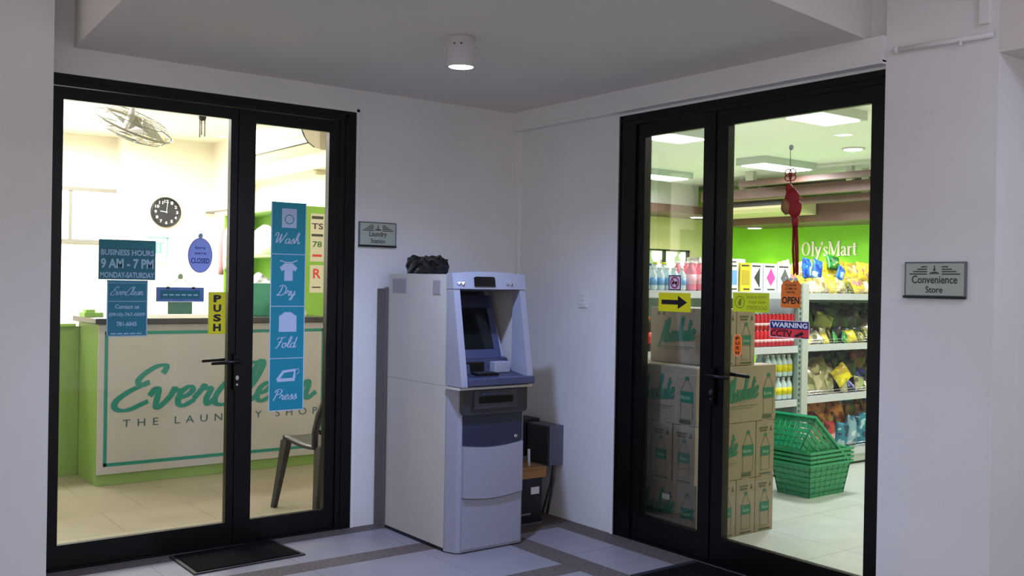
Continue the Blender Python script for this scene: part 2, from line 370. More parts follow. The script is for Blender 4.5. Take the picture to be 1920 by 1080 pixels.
def door(name, fr, u0, u1, H, stileL, seam, gl, label_side):
    """fr: outside face; gl: [(u0,v0,u1,v1), ...] visible glass"""
    root = bpy.data.objects.new(name, None); C.objects.link(root); root.location = fr.P((u0+u1)/2, 0, 0); root['kind'] = 'structure'
    f = MB()
    g1, g2 = gl
    for a, b, z0, z1 in ((u0, g1[0]-.055, 0, H), (g2[2]+.055, u1, 0, H), (g1[0]-.055, g2[2]+.055, H-.055, H)):
        fr.rect(f, a, z0, b, z1, -.10, .0)
    fr.rect(f, g2[2]+.085, 0, g2[2]+.10, H-.02, .0, .006); fr.rect(f, u0+.008, 0, u0+.016, H, .0, .005)
    fr.rect(f, u0+.01, H-.03, u1-.01, H-.02, .0, .006)
    fr.rect(f, g1[0]-.055, 0, g2[2]+.055, .012, -.10, -.0)
    obj('door_frame', f, black_m, root)
    for i, g in enumerate(gl):
        a = g1[0]-.052 if i == 0 else seam+.003; b = seam-.003 if i == 0 else g2[2]+.052
        l = MB()
        fr.rect(l, a, .014, g[0], H-.058, -.065, -.012); fr.rect(l, g[2], .014, b, H-.058, -.065, -.012)
        fr.rect(l, g[0], .014, g[2], g[1], -.065, -.012); fr.rect(l, g[0], g[3], g[2], H-.058, -.065, -.012)
        if i == 0: fr.rect(l, seam-.03, .014, seam+.012, H-.058, -.012, -.004)
        leaf = obj('door_leaf', l, black_m, root)
        p = MB(); fr.rect(p, g[0]-.004, g[1]-.004, g[2]+.004, g[3]+.004, -.040, -.034); obj('glass_pane', p, glass, leaf)
        bd = MB()
        for (a0, b0, a1, b1) in ((g[0], g[1], g[0]+.006, g[3]), (g[2]-.006, g[1], g[2], g[3]), (g[0], g[1], g[2], g[1]+.006), (g[0], g[3]-.006, g[2], g[3])):
            fr.rect(bd, a0, b0, a1, b1, -.034, -.012)
        obj('glazing_bead', bd, black_m, leaf)
    return root
FA = Frame((0, 0, 0), (1, 0, 0)); FA.N = Vector((0, -1, 0))          # left wall, u = x
FB = Frame((0, 0, 0), (0, -1, 0)); FB.N = Vector((-1, 0, 0))         # right wall, u = -y
dA = door('door_1', FA, -2.755, -1.135, 2.295, .05, -1.772, [(-2.645, .112, -1.836, 2.186), (-1.715, .112, -1.285, 2.178)], 0)
dB = door('door_2', FB, .905, 2.515, 2.290, .05, 1.573, [(1.086, .130, 1.510, 2.170), (1.655, .130, 2.447, 2.165)], 0)
lever(FA, -1.800, .945, -1, [c for c in dA.children if c.name.startswith('door_leaf')][0], black_m)
lever(FB, 1.600, .935, 1, [c for c in dB.children if c.name.startswith('door_leaf')][-1], black_m)

# ------------------------------------------------------------------ laundry room
mb = MB(); mb.box((-3.9, .0, -.1), (.1, 5.4, 0.0)); lf = struct('floor_laundry', mb, tile_mat('laundry_tile', (172, 162, 138), (140, 128, 104), .5, (.02, .12), .008, .35, rgb2=(166, 155, 130), stag=.5))
mb = MB(); mb.box((-3.9, .14, 2.74), (.1, 5.4, 2.84)); struct('ceiling_laundry', mb, lceil_m)
mb = MB(); mb.box((-.97, 5.0, 0), (.1, 5.3, 2.74)); mb.box((-3.9, 5.3, 0), (-1.53-.9, 5.4, 2.74)); mb.box((-2.43, 5.3, 0), (.1, 5.4, 1.68)); mb.box((-2.43, 5.3, 2.22), (.1, 5.4, 2.74)); mb.box((-.80, 5.3, 1.68), (.1, 5.4, 2.22)); struct('wall_laundry_back', mb, lwall_m)
mb = MB(); mb.box((-.1, .14, 2.29), (.1, 4.4, 2.74)); mb.box((-.1, 4.4, 0), (.1, 5.0, 2.74)); mb.box((.1, .14, 0), (.14, 5.4, 2.84)); struct('wall_laundry_right', mb, lwall_m)
mb = MB(); mb.box((-4.0, .14, 0), (-3.9, 5.4, 2.84)); struct('wall_laundry_left', mb, lwall_m)
mb = MB(); mb.box((-3.9, .14, 0), (-2.76, .16, 2.74)); mb.box((-1.135, .14, 0), (.1, .16, 2.74)); mb.box((-2.76, .14, 2.3), (-1.135, .16, 2.74)); struct('wall_laundry_front', mb, lwall_m)
# window with bright daylight
day = mat('bright_daylight', (255, 255, 255), .5, emit=(250, 252, 255), estr=3.0)
wr = bpy.data.objects.new('window_1', None); C.objects.link(wr); wr.location = (-1.6, 5.33, 1.68); wr['kind'] = 'structure'
alu = mat('window_aluminium', (150, 146, 138), .4, .3)
mb = MB()
mb.box((-2.43, 5.28, 1.68), (-.80, 5.34, 1.72)); mb.box((-2.43, 5.28, 2.19), (-.80, 5.34, 2.225)); mb.box((-.845, 5.28, 1.68), (-.80, 5.34, 2.22)); mb.box((-1.405, 5.29, 1.70), (-1.375, 5.33, 2.2))
mb.box((-2.43, 5.28, 1.68), (-2.40, 5.34, 2.22)); obj('window_frame', mb, alu, wr)
mb = MB(); mb.box((-2.43, 5.345, 1.68), (-.80, 5.35, 2.22)); obj('window_pane', mb, day, wr)
# reception counter
cgreen = mat('counter_green', (128, 164, 82), .45); ctop = mat('counter_black_top', (40, 36, 36), .25)
banner_m = mat('banner_cloth', (182, 181, 178), .6, noise=.05, nscale=4)
tealp = mat('banner_teal', (16, 132, 118), .55)
ct = thing('reception_counter', 'green reception counter with black top and white shop banner, facing the laundry door', 'counter', (-1.18, 2.1, 0))
mb = MB(); mb.box((-2.005, 1.84, .0), (-.35, 2.34, 1.055), bev=.003); obj('body', mb, cgreen, ct)
mb = MB(); mb.box((-2.03, 1.80, 1.055), (-.33, 2.40, 1.092), bev=.004); obj('countertop', mb, ctop, ct)
mb = MB(); mb.box((-2.003, 1.826, .075), (-.352, 1.84, 1.05)); bn = obj('banner_panel', mb, banner_m, ct)
FC = Frame((0, 1.826, 0), (1, 0, 0)); FC.N = Vector((0, -1, 0))
mb = MB()
for a, b, c, d in ((-1.965, .125, -.40, .147), (-1.965, .985, -.40, 1.007), (-1.965, .125, -1.943, 1.007), (-.422, .125, -.40, 1.007)): FC.rect(mb, a, b, c, d, 0, .0015)
script(FC, mb, 'EverClean', -1.91, .495, -.48, .128, .037, .30, rise=.0)
obj('shop_name_lettering', mb, tealp, bn)
mb = MB(); text(FC, mb, 'THE LAUNDRY SHOP', -1.845, .375, -.45, .425, bold=.0, space=1.9); obj('subtitle_lettering', mb, mat('banner_dark_teal', (38, 92, 88), .5), bn)
gt = thing('counter_gate', 'low green panel closing the gap left of the reception counter', 'panel', (-2.6, 2.31, 0))
mb = MB(); mb.box((-3.3, 2.30, 0.0), (-2.007, 2.34, 1.02), bev=.003); obj('panel', mb, cgreen, gt)
mb = MB(); mb.box((-3.3, 2.28, 1.02), (-2.035, 2.36, 1.04), bev=.003); obj('cap', mb, mat('gate_cap', (150, 196, 80), .4), gt)
mb = MB(); mb.box((-2.02, 2.12, 1.092), (-1.90, 2.26, 1.12)); mb.box((-2.01, 2.13, 1.12), (-1.95, 2.2, 1.14)); tag(obj('paper_tray', mb, mat('tray_green', (150, 200, 90), .5)), 'small pale green tray on the left end of the counter', 'tray')
# clock
ck = thing('wall_clock', 'round black wall clock with white numerals on the cream back wall', 'clock', (-.577, 4.99, 1.865))
FK = Frame((-.577, 4.985, 2.012), (1, 0, 0)); FK.N = Vector((0, -1, 0))
mb = MB(); mb.lathe([(.146, .015), (.15, 0), (.145, -.022), (.132, -.026), (.130, -.018)], (-.577, 4.985, 2.012), 40, axis='y'); obj('case', mb, mat('clock_black', (28, 26, 26), .35), ck)
mb = MB(); FK.disc(mb, 0, 0, .131, n0=.015, n1=.019, seg=40); fc = obj('dial', mb, mat('clock_dial', (36, 35, 38), .6), ck)
mb = MB()
for i in range(1, 13):
    a = math.radians(90-30*i); x, y = .105*math.cos(a), .105*math.sin(a); w = .021 if i > 9 else .012
    text(FK, mb, str(i), x-w, y-.015, x+w, y+.015, n=.020, bold=.03)
obj('numerals', mb, wprint, fc)
for a, L, w in ((math.radians(173), .062, .008), (math.radians(84), .09, .006)):
    mb = MB(); FK.line(mb, [(-.01*math.cos(a), -.01*math.sin(a)), (L*math.cos(a), L*math.sin(a))], w, .022); obj('clock_hand', mb, wprint, fc)
# teal framed poster on the back wall
FP = Frame((-.75, 4.998, 1.50), (1, 0, 0)); FP.N = Vector((0, -1, 0))
po = thing('price_poster', 'white poster with a thin teal border on the back wall below the clock', 'poster', (-.65, 4.995, 1.50))
mb = MB(); FP.rect(mb, 0, 0, .21, .27, 0, .004); obj('sheet', mb, mat('poster_white', (240, 236, 214), .6), po)
mb = MB()
for a, b, c, d in ((.0, .25, .21, .262), (.19, .05, .20, .262), (.03, .1, .05, .2), (.08, .1, .1, .2), (.12, .1, .14, .2), (.03, .2, .17, .21)): FP.rect(mb, a, b, c, d, .004, .005)
obj('print', mb, mat('pale_teal', (120, 196, 184), .5), po)
# wall shelf with bracket and hanging clothes
ws = thing('clothes_rail', 'thin metal clothes rail with bracket on the right laundry wall', 'rail', (-.16, 4.7, 2.0))
mb = MB(); mb.tube([(-.1, 4.95, 2.03), (-.17, 4.95, 2.03), (-.17, 4.2, 2.03)], .010); mb.tube([(-.1, 4.42, 2.03), (-.17, 4.42, 2.03)], .008); obj('rail', mb, alu, ws)
mb = MB(); mb.lathe([(.02, -.01), (.02, .01)], (-.17, 4.95, 2.03), 12); obj('end_cap', mb, alu, ws)
def cloth(y, z0, z1, m, label, x=-.17, w=.17, t=.05):
    mb = MB(); n = 9; vs = []; rows = 6
    for sgn in (1, -1):
        for j in range(rows+1):
            tt = j/rows; z = z1+(z0-z1)*tt
            for i in range(n):
                s = i/(n-1)-.5; sh = min(1, .35+tt*3)
                vs.append((x+s*w*sh, y+sgn*(t*.5*(1-4*s*s)+.004)+.012*math.sin(i*2.4+j*.6), z-.05*(1-tt)*abs(s)*2))
    K = (rows+1)*n; fs = []
    for j in range(rows):
        for i in range(n-1):
            a = j*n+i; fs.append((a, a+1, a+n+1, a+n)); fs.append((K+a, K+a+n, K+a+n+1, K+a+1))
        for i in (0, n-1): a = j*n+i; fs.append((a, a+n, K+a+n, K+a))
    for j in (0, rows):
        for i in range(n-1): a = j*n+i; fs.append((a, K+a, K+a+1, a+1))
    mb.add(vs, fs, 0, True)
    hk = [(x, y, z1-.01), (x, y, z1+.05), (x+.012, y, z1+.065), (x, y, z1+.075)]
    t_ = thing('hanging_garment', label, 'garment', (x, y, z0), 'garments on the laundry rail')
    obj('garment', mb, m, t_); h = MB(); h.tube(hk, .003); obj('hanger_hook', h, alu, t_)
cloth(4.28, 1.45, 1.945, mat('white_cloth', (236, 232, 226), .8), 'white shirt hanging nearest on the laundry rail')
cloth(4.40, 1.40, 1.945, mat('pink_cloth', (206, 150, 158), .8), 'pink garment hanging just behind the white shirt')
# green cabinet with shelves
cb = thing('storage_cabinet', 'tall green open cabinet behind the counter with notices on its side', 'cabinet', (-.1, 3.3, 0))
Y0, Y1, X0, X1 = 2.68, 4.3, -.24, .09; cside = mat('cabinet_green', (140, 194, 62), .45)
mb = MB(); mb.box((X0, Y0, 0), (X1, Y0+.02, 1.98)); obj('side_panel', mb, cside, cb)
mb = MB(); mb.box((X0, Y1-.02, 0), (X1, Y1, 1.98)); obj('side_panel', mb, cside, cb)
mb = MB(); mb.box((X1-.012, Y0+.02, 0), (X1, Y1-.02, 1.98)); obj('back_panel', mb, cside, cb)
for z in (.02, .55, 1.05, 1.56, 1.96):
    mb = MB(); mb.box((X0, Y0+.02, z), (X1-.012, Y1-.02, z+.022)); obj('shelf', mb, mat('shelf_pale_green', (170, 208, 120), .45), cb)
FS = Frame((X0, Y0, 0), (1, 0, 0)); FS.N = Vector((0, -1, 0))
def notice(u0, v0, u1, v1, rows, lab, fr=FS):
    t_ = thing('paper_notice', lab, 'notice', fr.P((u0+u1)/2, v0, .001), 'paper notices taped to the green cabinet side')
    mb = MB(); fr.rect(mb, u0, v0, u1, v1, .0, .002); obj('sheet', mb, mat('paper', (226, 220, 200), .7), t_)
    for txt, a, b, c, d, m in rows: mb = MB(); text(fr, mb, txt, a, b, c, d, n=.0028, bold=.02); obj('print', mb, m, t_)
dk = mat('dark_print', (60, 62, 48), .6); redp = mat('red_print', (222, 70, 50), .6)
notice(.12, 1.52, .245, 1.92, [('—', .13, 1.875, .235, 1.90, dk), ('TS', .13, 1.79, .235, 1.84, dk), ('78', .14, 1.64, .225, 1.69, mat('green_print', (40, 120, 50), .6)), ('—', .13, 1.73, .235, 1.75, dk), ('—', .14, 1.56, .225, 1.58, redp)], 'upper pale notice with dark and green print on the cabinet side')
notice(.12, 1.26, .245, 1.49, [('R', .15, 1.38, .22, 1.46, redp), ('—', .14, 1.30, .22, 1.31, dk)], 'lower pale notice with a red letter R on the cabinet side')
# laundry bags and folded washing on the cabinet shelves
def blob(c, r, m, name, label, cat, group=None, seed=0, wr=.12, tie=None):
    bm = bmesh.new(); bmesh.ops.create_icosphere(bm, subdivisions=4, radius=1); rnd = random.Random(seed); k = [rnd.uniform(2, 5) for _ in range(6)]
    for v in bm.verts:
        p = v.co; d = 1+wr*(math.sin(p.x*k[0]+k[3])*math.sin(p.y*k[1]+k[4])+.5*math.sin(p.z*k[2]*2+p.x*4))
        z = p.z*d; z = max(z, -.72)
        v.co = Vector((p.x*d*r[0], p.y*d*r[1], z*r[2]))
    mb = MB(); mb.bm(bm, 0, True); mb.v = [(v[0]+c[0], v[1]+c[1], v[2]+c[2]+.72*r[2]) for v in mb.v]
    o = obj(name, mb, m); tag(o, label, cat, group); return o
wb = mat('laundry_bag_white', (240, 240, 236), .4, bump=.3, bscale=25)
blob((-.13, 3.62, 1.582), (.115, .26, .155), wb, 'laundry_bag', 'large white laundry bag on the upper cabinet shelf, beside the teal strip', 'bag', seed=1)
blob((-.10, 3.02, 1.582), (.10, .20, .13), mat('laundry_bag_grey', (186, 184, 176), .5, rgb2=(120, 122, 112), nscale=12), 'laundry_bag', 'grey patterned laundry bag on the upper cabinet shelf', 'bag', seed=3)
blob((-.10, 4.08, 1.582), (.10, .17, .12), mat('laundry_bag_brown', (126, 104, 92), .6), 'laundry_bag', 'brown bundle at the far end of the upper cabinet shelf', 'bag', seed=4)
blob((-.12, 3.70, 1.072), (.11, .25, .19), mat('laundry_bag_mottled', (236, 236, 232), .5, rgb2=(90, 88, 86), nscale=16), 'laundry_bag', 'white bag with dark mottling on the middle cabinet shelf', 'bag', seed=5)  # noise mixes dark grey patches into the white
blob((-.10, 3.08, 1.072), (.10, .24, .21), mat('laundry_bag_pink', (232, 196, 196), .5, rgb2=(244, 240, 236), nscale=5), 'laundry_bag', 'pink and white bundle on the middle cabinet shelf', 'bag', seed=6)
mb = MB(); mb.box((-.83, 2.14, 1.092), (-.665, 2.30, 1.335), bev=.004); bx = obj('storage_box', mb, mat('box_teal_green', (30, 140, 110), .4, rgb2=(70, 170, 140), nscale=7)); tag(bx, 'teal green box standing on the counter top', 'box')
mb = MB(); mb.lathe([(.022, 0), (.022, .13), (.012, .15), (.012, .17)], (-.625, 2.2, 1.092), 14); tag(obj('spray_bottle', mb, white_m), 'small white bottle on the counter beside the teal green box', 'bottle')
mb = MB(); mb.box((-.50, 2.1, 1.092), (-.42, 2.24, 1.13)); mb.box((-.49, 2.11, 1.13), (-.44, 2.2, 1.15)); tag(obj('card_holder', mb, mat('cream_card', (232, 226, 200), .6)), 'small cream card holder on the right end of the counter', 'card holder')
# air conditioner
ac = thing('air_conditioner', 'white wall air conditioner high on the right laundry wall', 'air conditioner', (-.2, 3.0, 2.42))
prof = [(-.1, 2.43), (-.155, 2.43), (-.21, 2.44), (-.26, 2.475), (-.30, 2.53), (-.325, 2.60), (-.325, 2.70), (-.31, 2.72), (-.1, 2.72)]
acw = mat('ac_white', (244, 240, 224), .4); mb = MB(); mb.prism([(a, b) for a, b in prof], 'y', 2.46, 3.75); obj('body', mb, acw, ac)
mb = MB(); mb.prism([(-.103, 2.425), (-.15, 2.425), (-.15, 2.71), (-.103, 2.71)], 'y', 2.452, 2.46); obj('side_plate', mb, mat('ac_grey', (200, 194, 174), .4), ac)
mb = MB(); mb.prism([(-.262, 2.475), (-.268, 2.472), (-.328, 2.60), (-.326, 2.70), (-.334, 2.70), (-.336, 2.60)], 'y', 2.458, 3.752); mb2 = mb; obj('front_panel', mb, acw, ac)
mb = MB(); mb.tube([(-.205, 2.455, 2.438), (-.262, 2.455, 2.474), (-.303, 2.455, 2.53), (-.329, 2.455, 2.60), (-.329, 2.455, 2.70)], .004); mb.tube([(-.262, 2.46, 2.470), (-.262, 3.75, 2.470)], .005); obj('seam', mb, mat('seam_dark', (60, 60, 52), .6), ac)
mb = MB(); mb.lathe([(.06, 0), (.058, -.02), (.045, -.035), (.03, -.04)], (-.02, 2.72, 2.29), 20); tag(obj('smoke_detector', mb, mat('detector_cream', (214, 200, 168), .5)), 'small round smoke detector under the laundry bulkhead', 'smoke detector')
# ceiling fan with cage
cf = thing('ceiling_fan', 'caged orbit fan hanging from the laundry ceiling', 'fan', (-1.56, 2.72, 2.42))
grey = mat('fan_grey', (150, 148, 140), .35, .5); fc_ = Vector((-1.56, 2.72, 2.50)); tilt = Matrix.Rotation(math.radians(24), 4, 'X') @ Matrix.Rotation(math.radians(14), 4, 'Y')
def T(p): return fc_ + tilt @ Vector(p)
mb = MB(); mb.tube([fc_+Vector((0, 0, .24)), fc_+Vector((0, 0, .06))], .02); mb.lathe([(.05, .24), (.06, .22), (.03, .19)], tuple(fc_), 16); obj('hanger_rod', mb, white_m, cf)
mb = MB()
mb.tube([T((0, 0, .07)), T((0, 0, .03)), T((0, 0, -.05))], [.05, .065, .05], seg=16); obj('motor', mb, grey, cf)
for k in range(3):
    a0 = k*2.094+.3; mb = MB(); vs = []
    for r_, da, tw in ((.05, .2, .02), (.15, .42, .03), (.26, .40, .03)):
        for s in (-1, 1): vs.append(T((r_*math.cos(a0+s*da), r_*math.sin(a0+s*da), s*tw-.01)))
    for p in list(vs): vs.append(p+Vector((0, 0, .004)))
    mb.add(vs, [(0, 1, 3, 2), (2, 3, 5, 4), (6, 8, 9, 7), (8, 10, 11, 9), (0, 2, 8, 6), (2, 4, 10, 8), (4, 5, 11, 10), (5, 3, 9, 11), (3, 1, 7, 9), (1, 0, 6, 7)], 0); obj('blade', mb, mat('fan_blade', (176, 174, 170), .35), cf)
mb = MB()
for r_, z, th in ((.30, 0, .009), (.24, -.06, .004), (.16, -.085, .004), (.07, -.09, .006), (.24, .06, .004)): mb.tube([T((r_*math.cos(i*math.pi/16), r_*math.sin(i*math.pi/16), z)) for i in range(32)], th, 0, 6, closed=True)
for i in range(16):
    a = i*math.pi/8; c, s = math.cos(a), math.sin(a)
    mb.tube([T((r_*c, r_*s, z)) for r_, z in ((.07, -.09), (.16, -.085), (.24, -.06), (.30, 0), (.24, .06), (.06, .07))], .0022, 0, 5)
obj('cage', mb, grey, cf)
# wind chime
wc = thing('wind_chime', 'small wind chime hanging near the laundry ceiling', 'wind chime', (-1.25, 2.1, 2.36))
mb = MB(); mb.lathe([(.004, .18), (.02, .175), (.028, .155), (.022, .135), (.004, .13)], (-1.25, 2.1, 2.36), 16); mb.tube([(-1.25, 2.1, 2.74), (-1.25, 2.1, 2.5)], .002); obj('disc', mb, bprint, wc)
for dx, dy, l in ((-.018, 0, .0), (.0, .016, .02), (.018, 0, .01)):
    mb = MB(); mb.tube([(-1.25+dx, 2.1+dy, 2.515), (-1.25+dx, 2.1+dy, 2.37+l)], .005); obj('chime_tube', mb, grey, wc)
# plastic chair
chm = mat('chair_brown', (30, 25, 23), .4)
def plastic_chair(loc, rz):
    t_ = thing('plastic_chair', 'dark brown plastic chair just inside the laundry door', 'chair', loc, rz=rz); t_.scale = (.9, .9, .98)
    # local: front = -x
    s = MB(); n = 12; pts = []
    for i in range(n+1):
        a = i/n; pts.append((-.20+.40*a, .42+.012*math.cos(a*3.1)-.02*math.sin(a*3.14)))
    vs = []
    for z_off in (0, -.022):
        for x, z in pts:
            w = .195-.02*((x+.2)/.4)
            for k in range(7): y = -w+2*w*k/6; vs.append((x, y, z+z_off+.012*(2*k/6-1)**2))
    K = (n+1)*7; fs = []
    for i in range(n):
        for k in range(6): a = i*7+k; fs += [(a, a+1, a+8, a+7), (K+a, K+a+7, K+a+8, K+a+1)]
        for k in (0, 6): a = i*7+k; fs.append((a, a+7, K+a+7, K+a))
    for i in (0, n):
        for k in range(6): a = i*7+k; fs.append((a, K+a, K+a+1, a+1))
    s.add(vs, fs, 0, True); s.tube([(-.2, -.19, .412), (-.215, -.1, .402), (-.22, 0, .40), (-.215, .1, .402), (-.2, .19, .412)], .013)
    obj('seat', s, chm, t_, local=True)
    for sx, sy in ((-1, -1), (-1, 1), (1, -1), (1, 1)):
        l = MB(); tx, ty, bx_, by_ = sx*.185, sy*.175, sx*(.245 if sx < 0 else .22), sy*.225
        vs = []
        for (cx, cy, cz, w, d) in ((tx, ty, .415, .034, .022), ((tx+bx_)/2, (ty+by_)/2, .2, .024, .018), (bx_, by_, 0, .017, .015)):
            for a, b in ((-1, -1), (1, -1), (1, 1), (-1, 1)): vs.append((cx+a*w, cy+b*d, cz))
        l.add(vs, [(0, 1, 5, 4), (1, 2, 6, 5), (2, 3, 7, 6), (3, 0, 4, 7), (4, 5, 9, 8), (5, 6, 10, 9), (6, 7, 11, 10), (7, 4, 8, 11), (3, 2, 1, 0), (8, 9, 10, 11)], 0)
        obj('leg', l, chm, t_, local=True)
    b = MB()
    fr = [(.15, -.19, .40), (.165, -.20, .50), (.20, -.195, .60), (.24, -.175, .70), (.28, -.13, .78), (.295, 0, .81), (.28, .13, .78), (.24, .175, .70), (.20, .195, .60), (.165, .20, .50), (.15, .19, .40)]
    b.tube(fr, [.02, .022, .024, .024, .022, .022, .022, .024, .024, .022, .02], seg=8)
    for y in (-.09, -.03, .03, .09): b.tube([(.17, y, .46), (.21, y, .62), (.25, y, .74), (.29, y, .805)], [.016]*4, seg=6)
    b.tube([(.19, -.18, .50), (.20, 0, .50), (.19, .18, .50)], .016, seg=6)
    obj('backrest', b, chm, t_, local=True)
plastic_chair((-1.045, .50, 0), math.radians(-80))

# ------------------------------------------------------------------ stickers and signs on the laundry door
FG = Frame((0, .034, 0), (1, 0, 0)); FG.N = Vector((0, -1, 0))      # outer face of the glass, door 1
def board(fr, name, label, cat, u0, v0, u1, v1, m, parts, thick=.0012, border=None, group=None, partname='sheet'):
    t_ = thing(name, label, cat, fr.P((u0+u1)/2, v0, 0), group)
    mb = MB(); fr.rect(mb, u0, v0, u1, v1, .0003, thick); s = obj(partname, mb, m, t_)
    if border:
        mb = MB(); w, bm_ = border
        for a, b, c, d in ((u0, v0, u1, v0+w), (u0, v1-w, u1, v1), (u0, v0, u0+w, v1), (u1-w, v0, u1, v1)): fr.rect(mb, a, b, c, d, thick, thick+.0005)
        obj('border', mb, bm_, t_)
    for pn, m2, fn in parts:
        mb = MB(); fn(mb); obj(pn, mb, m2, t_)
    return t_
dteal = mat('dark_teal_print', (10, 104, 118), .4); lt = mat('pale_blue_print', (158, 192, 212), .5)
board(FG, 'business_hours_sign', 'dark teal business hours notice 9 AM - 7 PM on the laundry door glass', 'notice', -2.470, 1.352, -2.205, 1.543, dteal, [
  ('lettering', lt, lambda mb: (text(FG, mb, 'BUSINESS HOURS', -2.460, 1.468, -2.212, 1.496, bold=.03), text(FG, mb, '9 AM - 7 PM', -2.460, 1.405, -2.214, 1.453, bold=.035), text(FG, mb, 'MONDAY-SATURDAY', -2.462, 1.360, -2.210, 1.388, bold=.03))),
  ('torn_header', mat('teal_torn', (24, 120, 128), .5), lambda mb: FG.poly(mb, [(-2.468, 1.503), (-2.212, 1.503), (-2.21, 1.536), (-2.26, 1.54), (-2.32, 1.532), (-2.38, 1.542), (-2.467, 1.541)], .0012, .0018))])
board(FG, 'contact_sign', 'teal contact notice with script shop name and phone numbers, below the hours notice', 'notice', -2.430, 1.078, -2.240, 1.350, mat('contact_teal', (14, 116, 140), .4), [
  ('lettering', lt, lambda mb: (script(FG, mb, 'EverClean', -2.415, 1.278, -2.262, .018, .0035, .3), text(FG, mb, 'Contact us', -2.392, 1.212, -2.280, 1.232, bold=.03), text(FG, mb, '(0910)-767-0509', -2.420, 1.172, -2.252, 1.193, bold=.03), text(FG, mb, '781-6845', -2.384, 1.128, -2.290, 1.150, bold=.03), [FG.rect(mb, -2.41+k*.03, 1.089, -2.386+k*.03, 1.095, .0012, .0018) for k in range(5)])),
  ('divider', lt, lambda mb: (FG.rect(mb, -2.422, 1.246, -2.248, 1.249, .0012, .0018), FG.rect(mb, -2.422, 1.335, -2.248, 1.337, .0012, .0018)))], border=(.005, lt))
# wash / dry / fold / press strip
sc_t = thing('services_strip', 'tall teal strip with Wash, Dry, Fold and Press icons on the right laundry leaf', 'poster', FG.P(-1.51, .672, 0))
def icon_wash(mb, u, v):
    FG.rect(mb, u-.042, v-.05, u+.042, v+.052, .0022, .003)
def icon_shirt(mb, u, v):
    FG.poly(mb, [(u-.022, v+.038), (u+.022, v+.038), (u+.05, v+.015), (u+.038, v-.005), (u+.024, v+.004), (u+.024, v-.055), (u-.024, v-.055), (u-.024, v+.004), (u-.038, v-.005), (u-.05, v+.015)], .0022, .003)
    FG.line(mb, [(u-.05, v+.052), (u-.02, v+.043), (u+.02, v+.043), (u+.05, v+.055)], .006, .0032)
def icon_fold(mb, u, v):
    FG.poly(mb, [(u-.05, v-.05), (u+.05, v-.05), (u+.05, v+.035), (u+.035, v+.042), (u+.018, v+.055), (u-.018, v+.055), (u-.035, v+.042), (u-.05, v+.035)], .0022, .003)
def icon_iron(mb, u, v):
    FG.line(mb, [(u-.055, v-.03), (u-.02, v+.015), (u+.045, v+.022), (u+.04, v-.022)], .016, .0032); FG.line(mb, [(u-.055, v-.03), (u+.045, v-.028)], .018, .0034)
    FG.line(mb, [(u+.045, v+.02), (u+.065, v+.03), (u+.07, v+.01), (u+.055, v-.002)], .004, .0036)
pale = mat('pale_lavender_print', (186, 202, 226), .5)
for i, (nm, ic) in enumerate((('Wash', icon_wash), ('Dry', icon_shirt), ('Fold', icon_fold), ('Press', icon_iron))):
    v1 = 1.776-i*.2765; v0 = v1-.2735; mb = MB(); FG.rect(mb, -1.604, v0, -1.415, v1, .0003, .002); p = obj('panel', mb, teal_m, sc_t)
    mb = MB(); ic(mb, -1.508, v1-.085); obj('icon', mb, pale, p)
    w = {'Wash': .15, 'Dry': .105, 'Fold': .12, 'Press': .14}[nm]
    mb = MB(); script(FG, mb, nm, -1.520-w/2, v0+.055, -1.520+w/2, .026, .0055, .25, n=.0026); obj('lettering', mb, pale, p)
    if nm == 'Wash':
        mb = MB(); FG.ring(mb, -1.508, v1-.09, .024, .005, .0034); obj('icon_drum', mb, teal_m, p)
mb = MB(); FG.rect(mb, -1.609, .672, -1.604, 1.778, .0003, .0018); FG.rect(mb, -1.415, .672, -1.410, 1.778, .0003, .0018)
for i in range(1, 4): FG.rect(mb, -1.604, 1.776-i*.2765-.001, -1.415, 1.776-i*.2765+.003, .0003, .0025)
FG.rect(mb, -1.604, .668, -1.415, .6725, .0003, .002); obj('strip_edge', mb, pale, sc_t)
yel = mat('yellow_sticker', (222, 214, 16), .4)
board(FG, 'push_sticker', 'yellow vertical PUSH sticker beside the laundry door handle', 'sticker', -1.938, 1.082, -1.846, 1.296, yel, [
  ('lettering', bprint, lambda mb: [text(FG, mb, c, -1.912, 1.244-i*.049, -1.872, 1.282-i*.049, bold=.05) for i, c in enumerate('PUSH')])], border=(.003, mat('yellow_edge', (196, 200, 40), .4)))
# oval closed sign
cs = thing('closed_sign', 'blue oval CLOSED sign hanging on the laundry door glass', 'sign', FG.P(-1.985, 1.39, .0))
mb = MB(); FG.disc(mb, -1.985, 1.480, .062, .088, .001, .005, seg=40); obj('plate', mb, mat('sign_blue', (150, 172, 250), .4), cs)
mb = MB(); FG.ring(mb, -1.985, 1.480, .060, .004, .0055, rv=.086, seg=40); obj('rim', mb, mat('rim_violet', (130, 120, 196), .4), cs)
mb = MB(); text(FG, mb, 'CLOSED', -2.032, 1.440, -1.938, 1.466, n=.0055, bold=.02); text(FG, mb, "Sorry", -2.012, 1.508, -1.958, 1.525, n=.0055, bold=.02); text(FG, mb, "we're", -2.015, 1.485, -1.955, 1.498, n=.0055, bold=.02); obj('lettering', mb, mat('sign_dark_blue', (14, 24, 130), .4), cs)
mb = MB(); FG.disc(mb, -1.985, 1.578, .011, .013, .0005, .008); obj('suction_hook', mb, mat('clear_blue', (130, 170, 200), .2), cs)
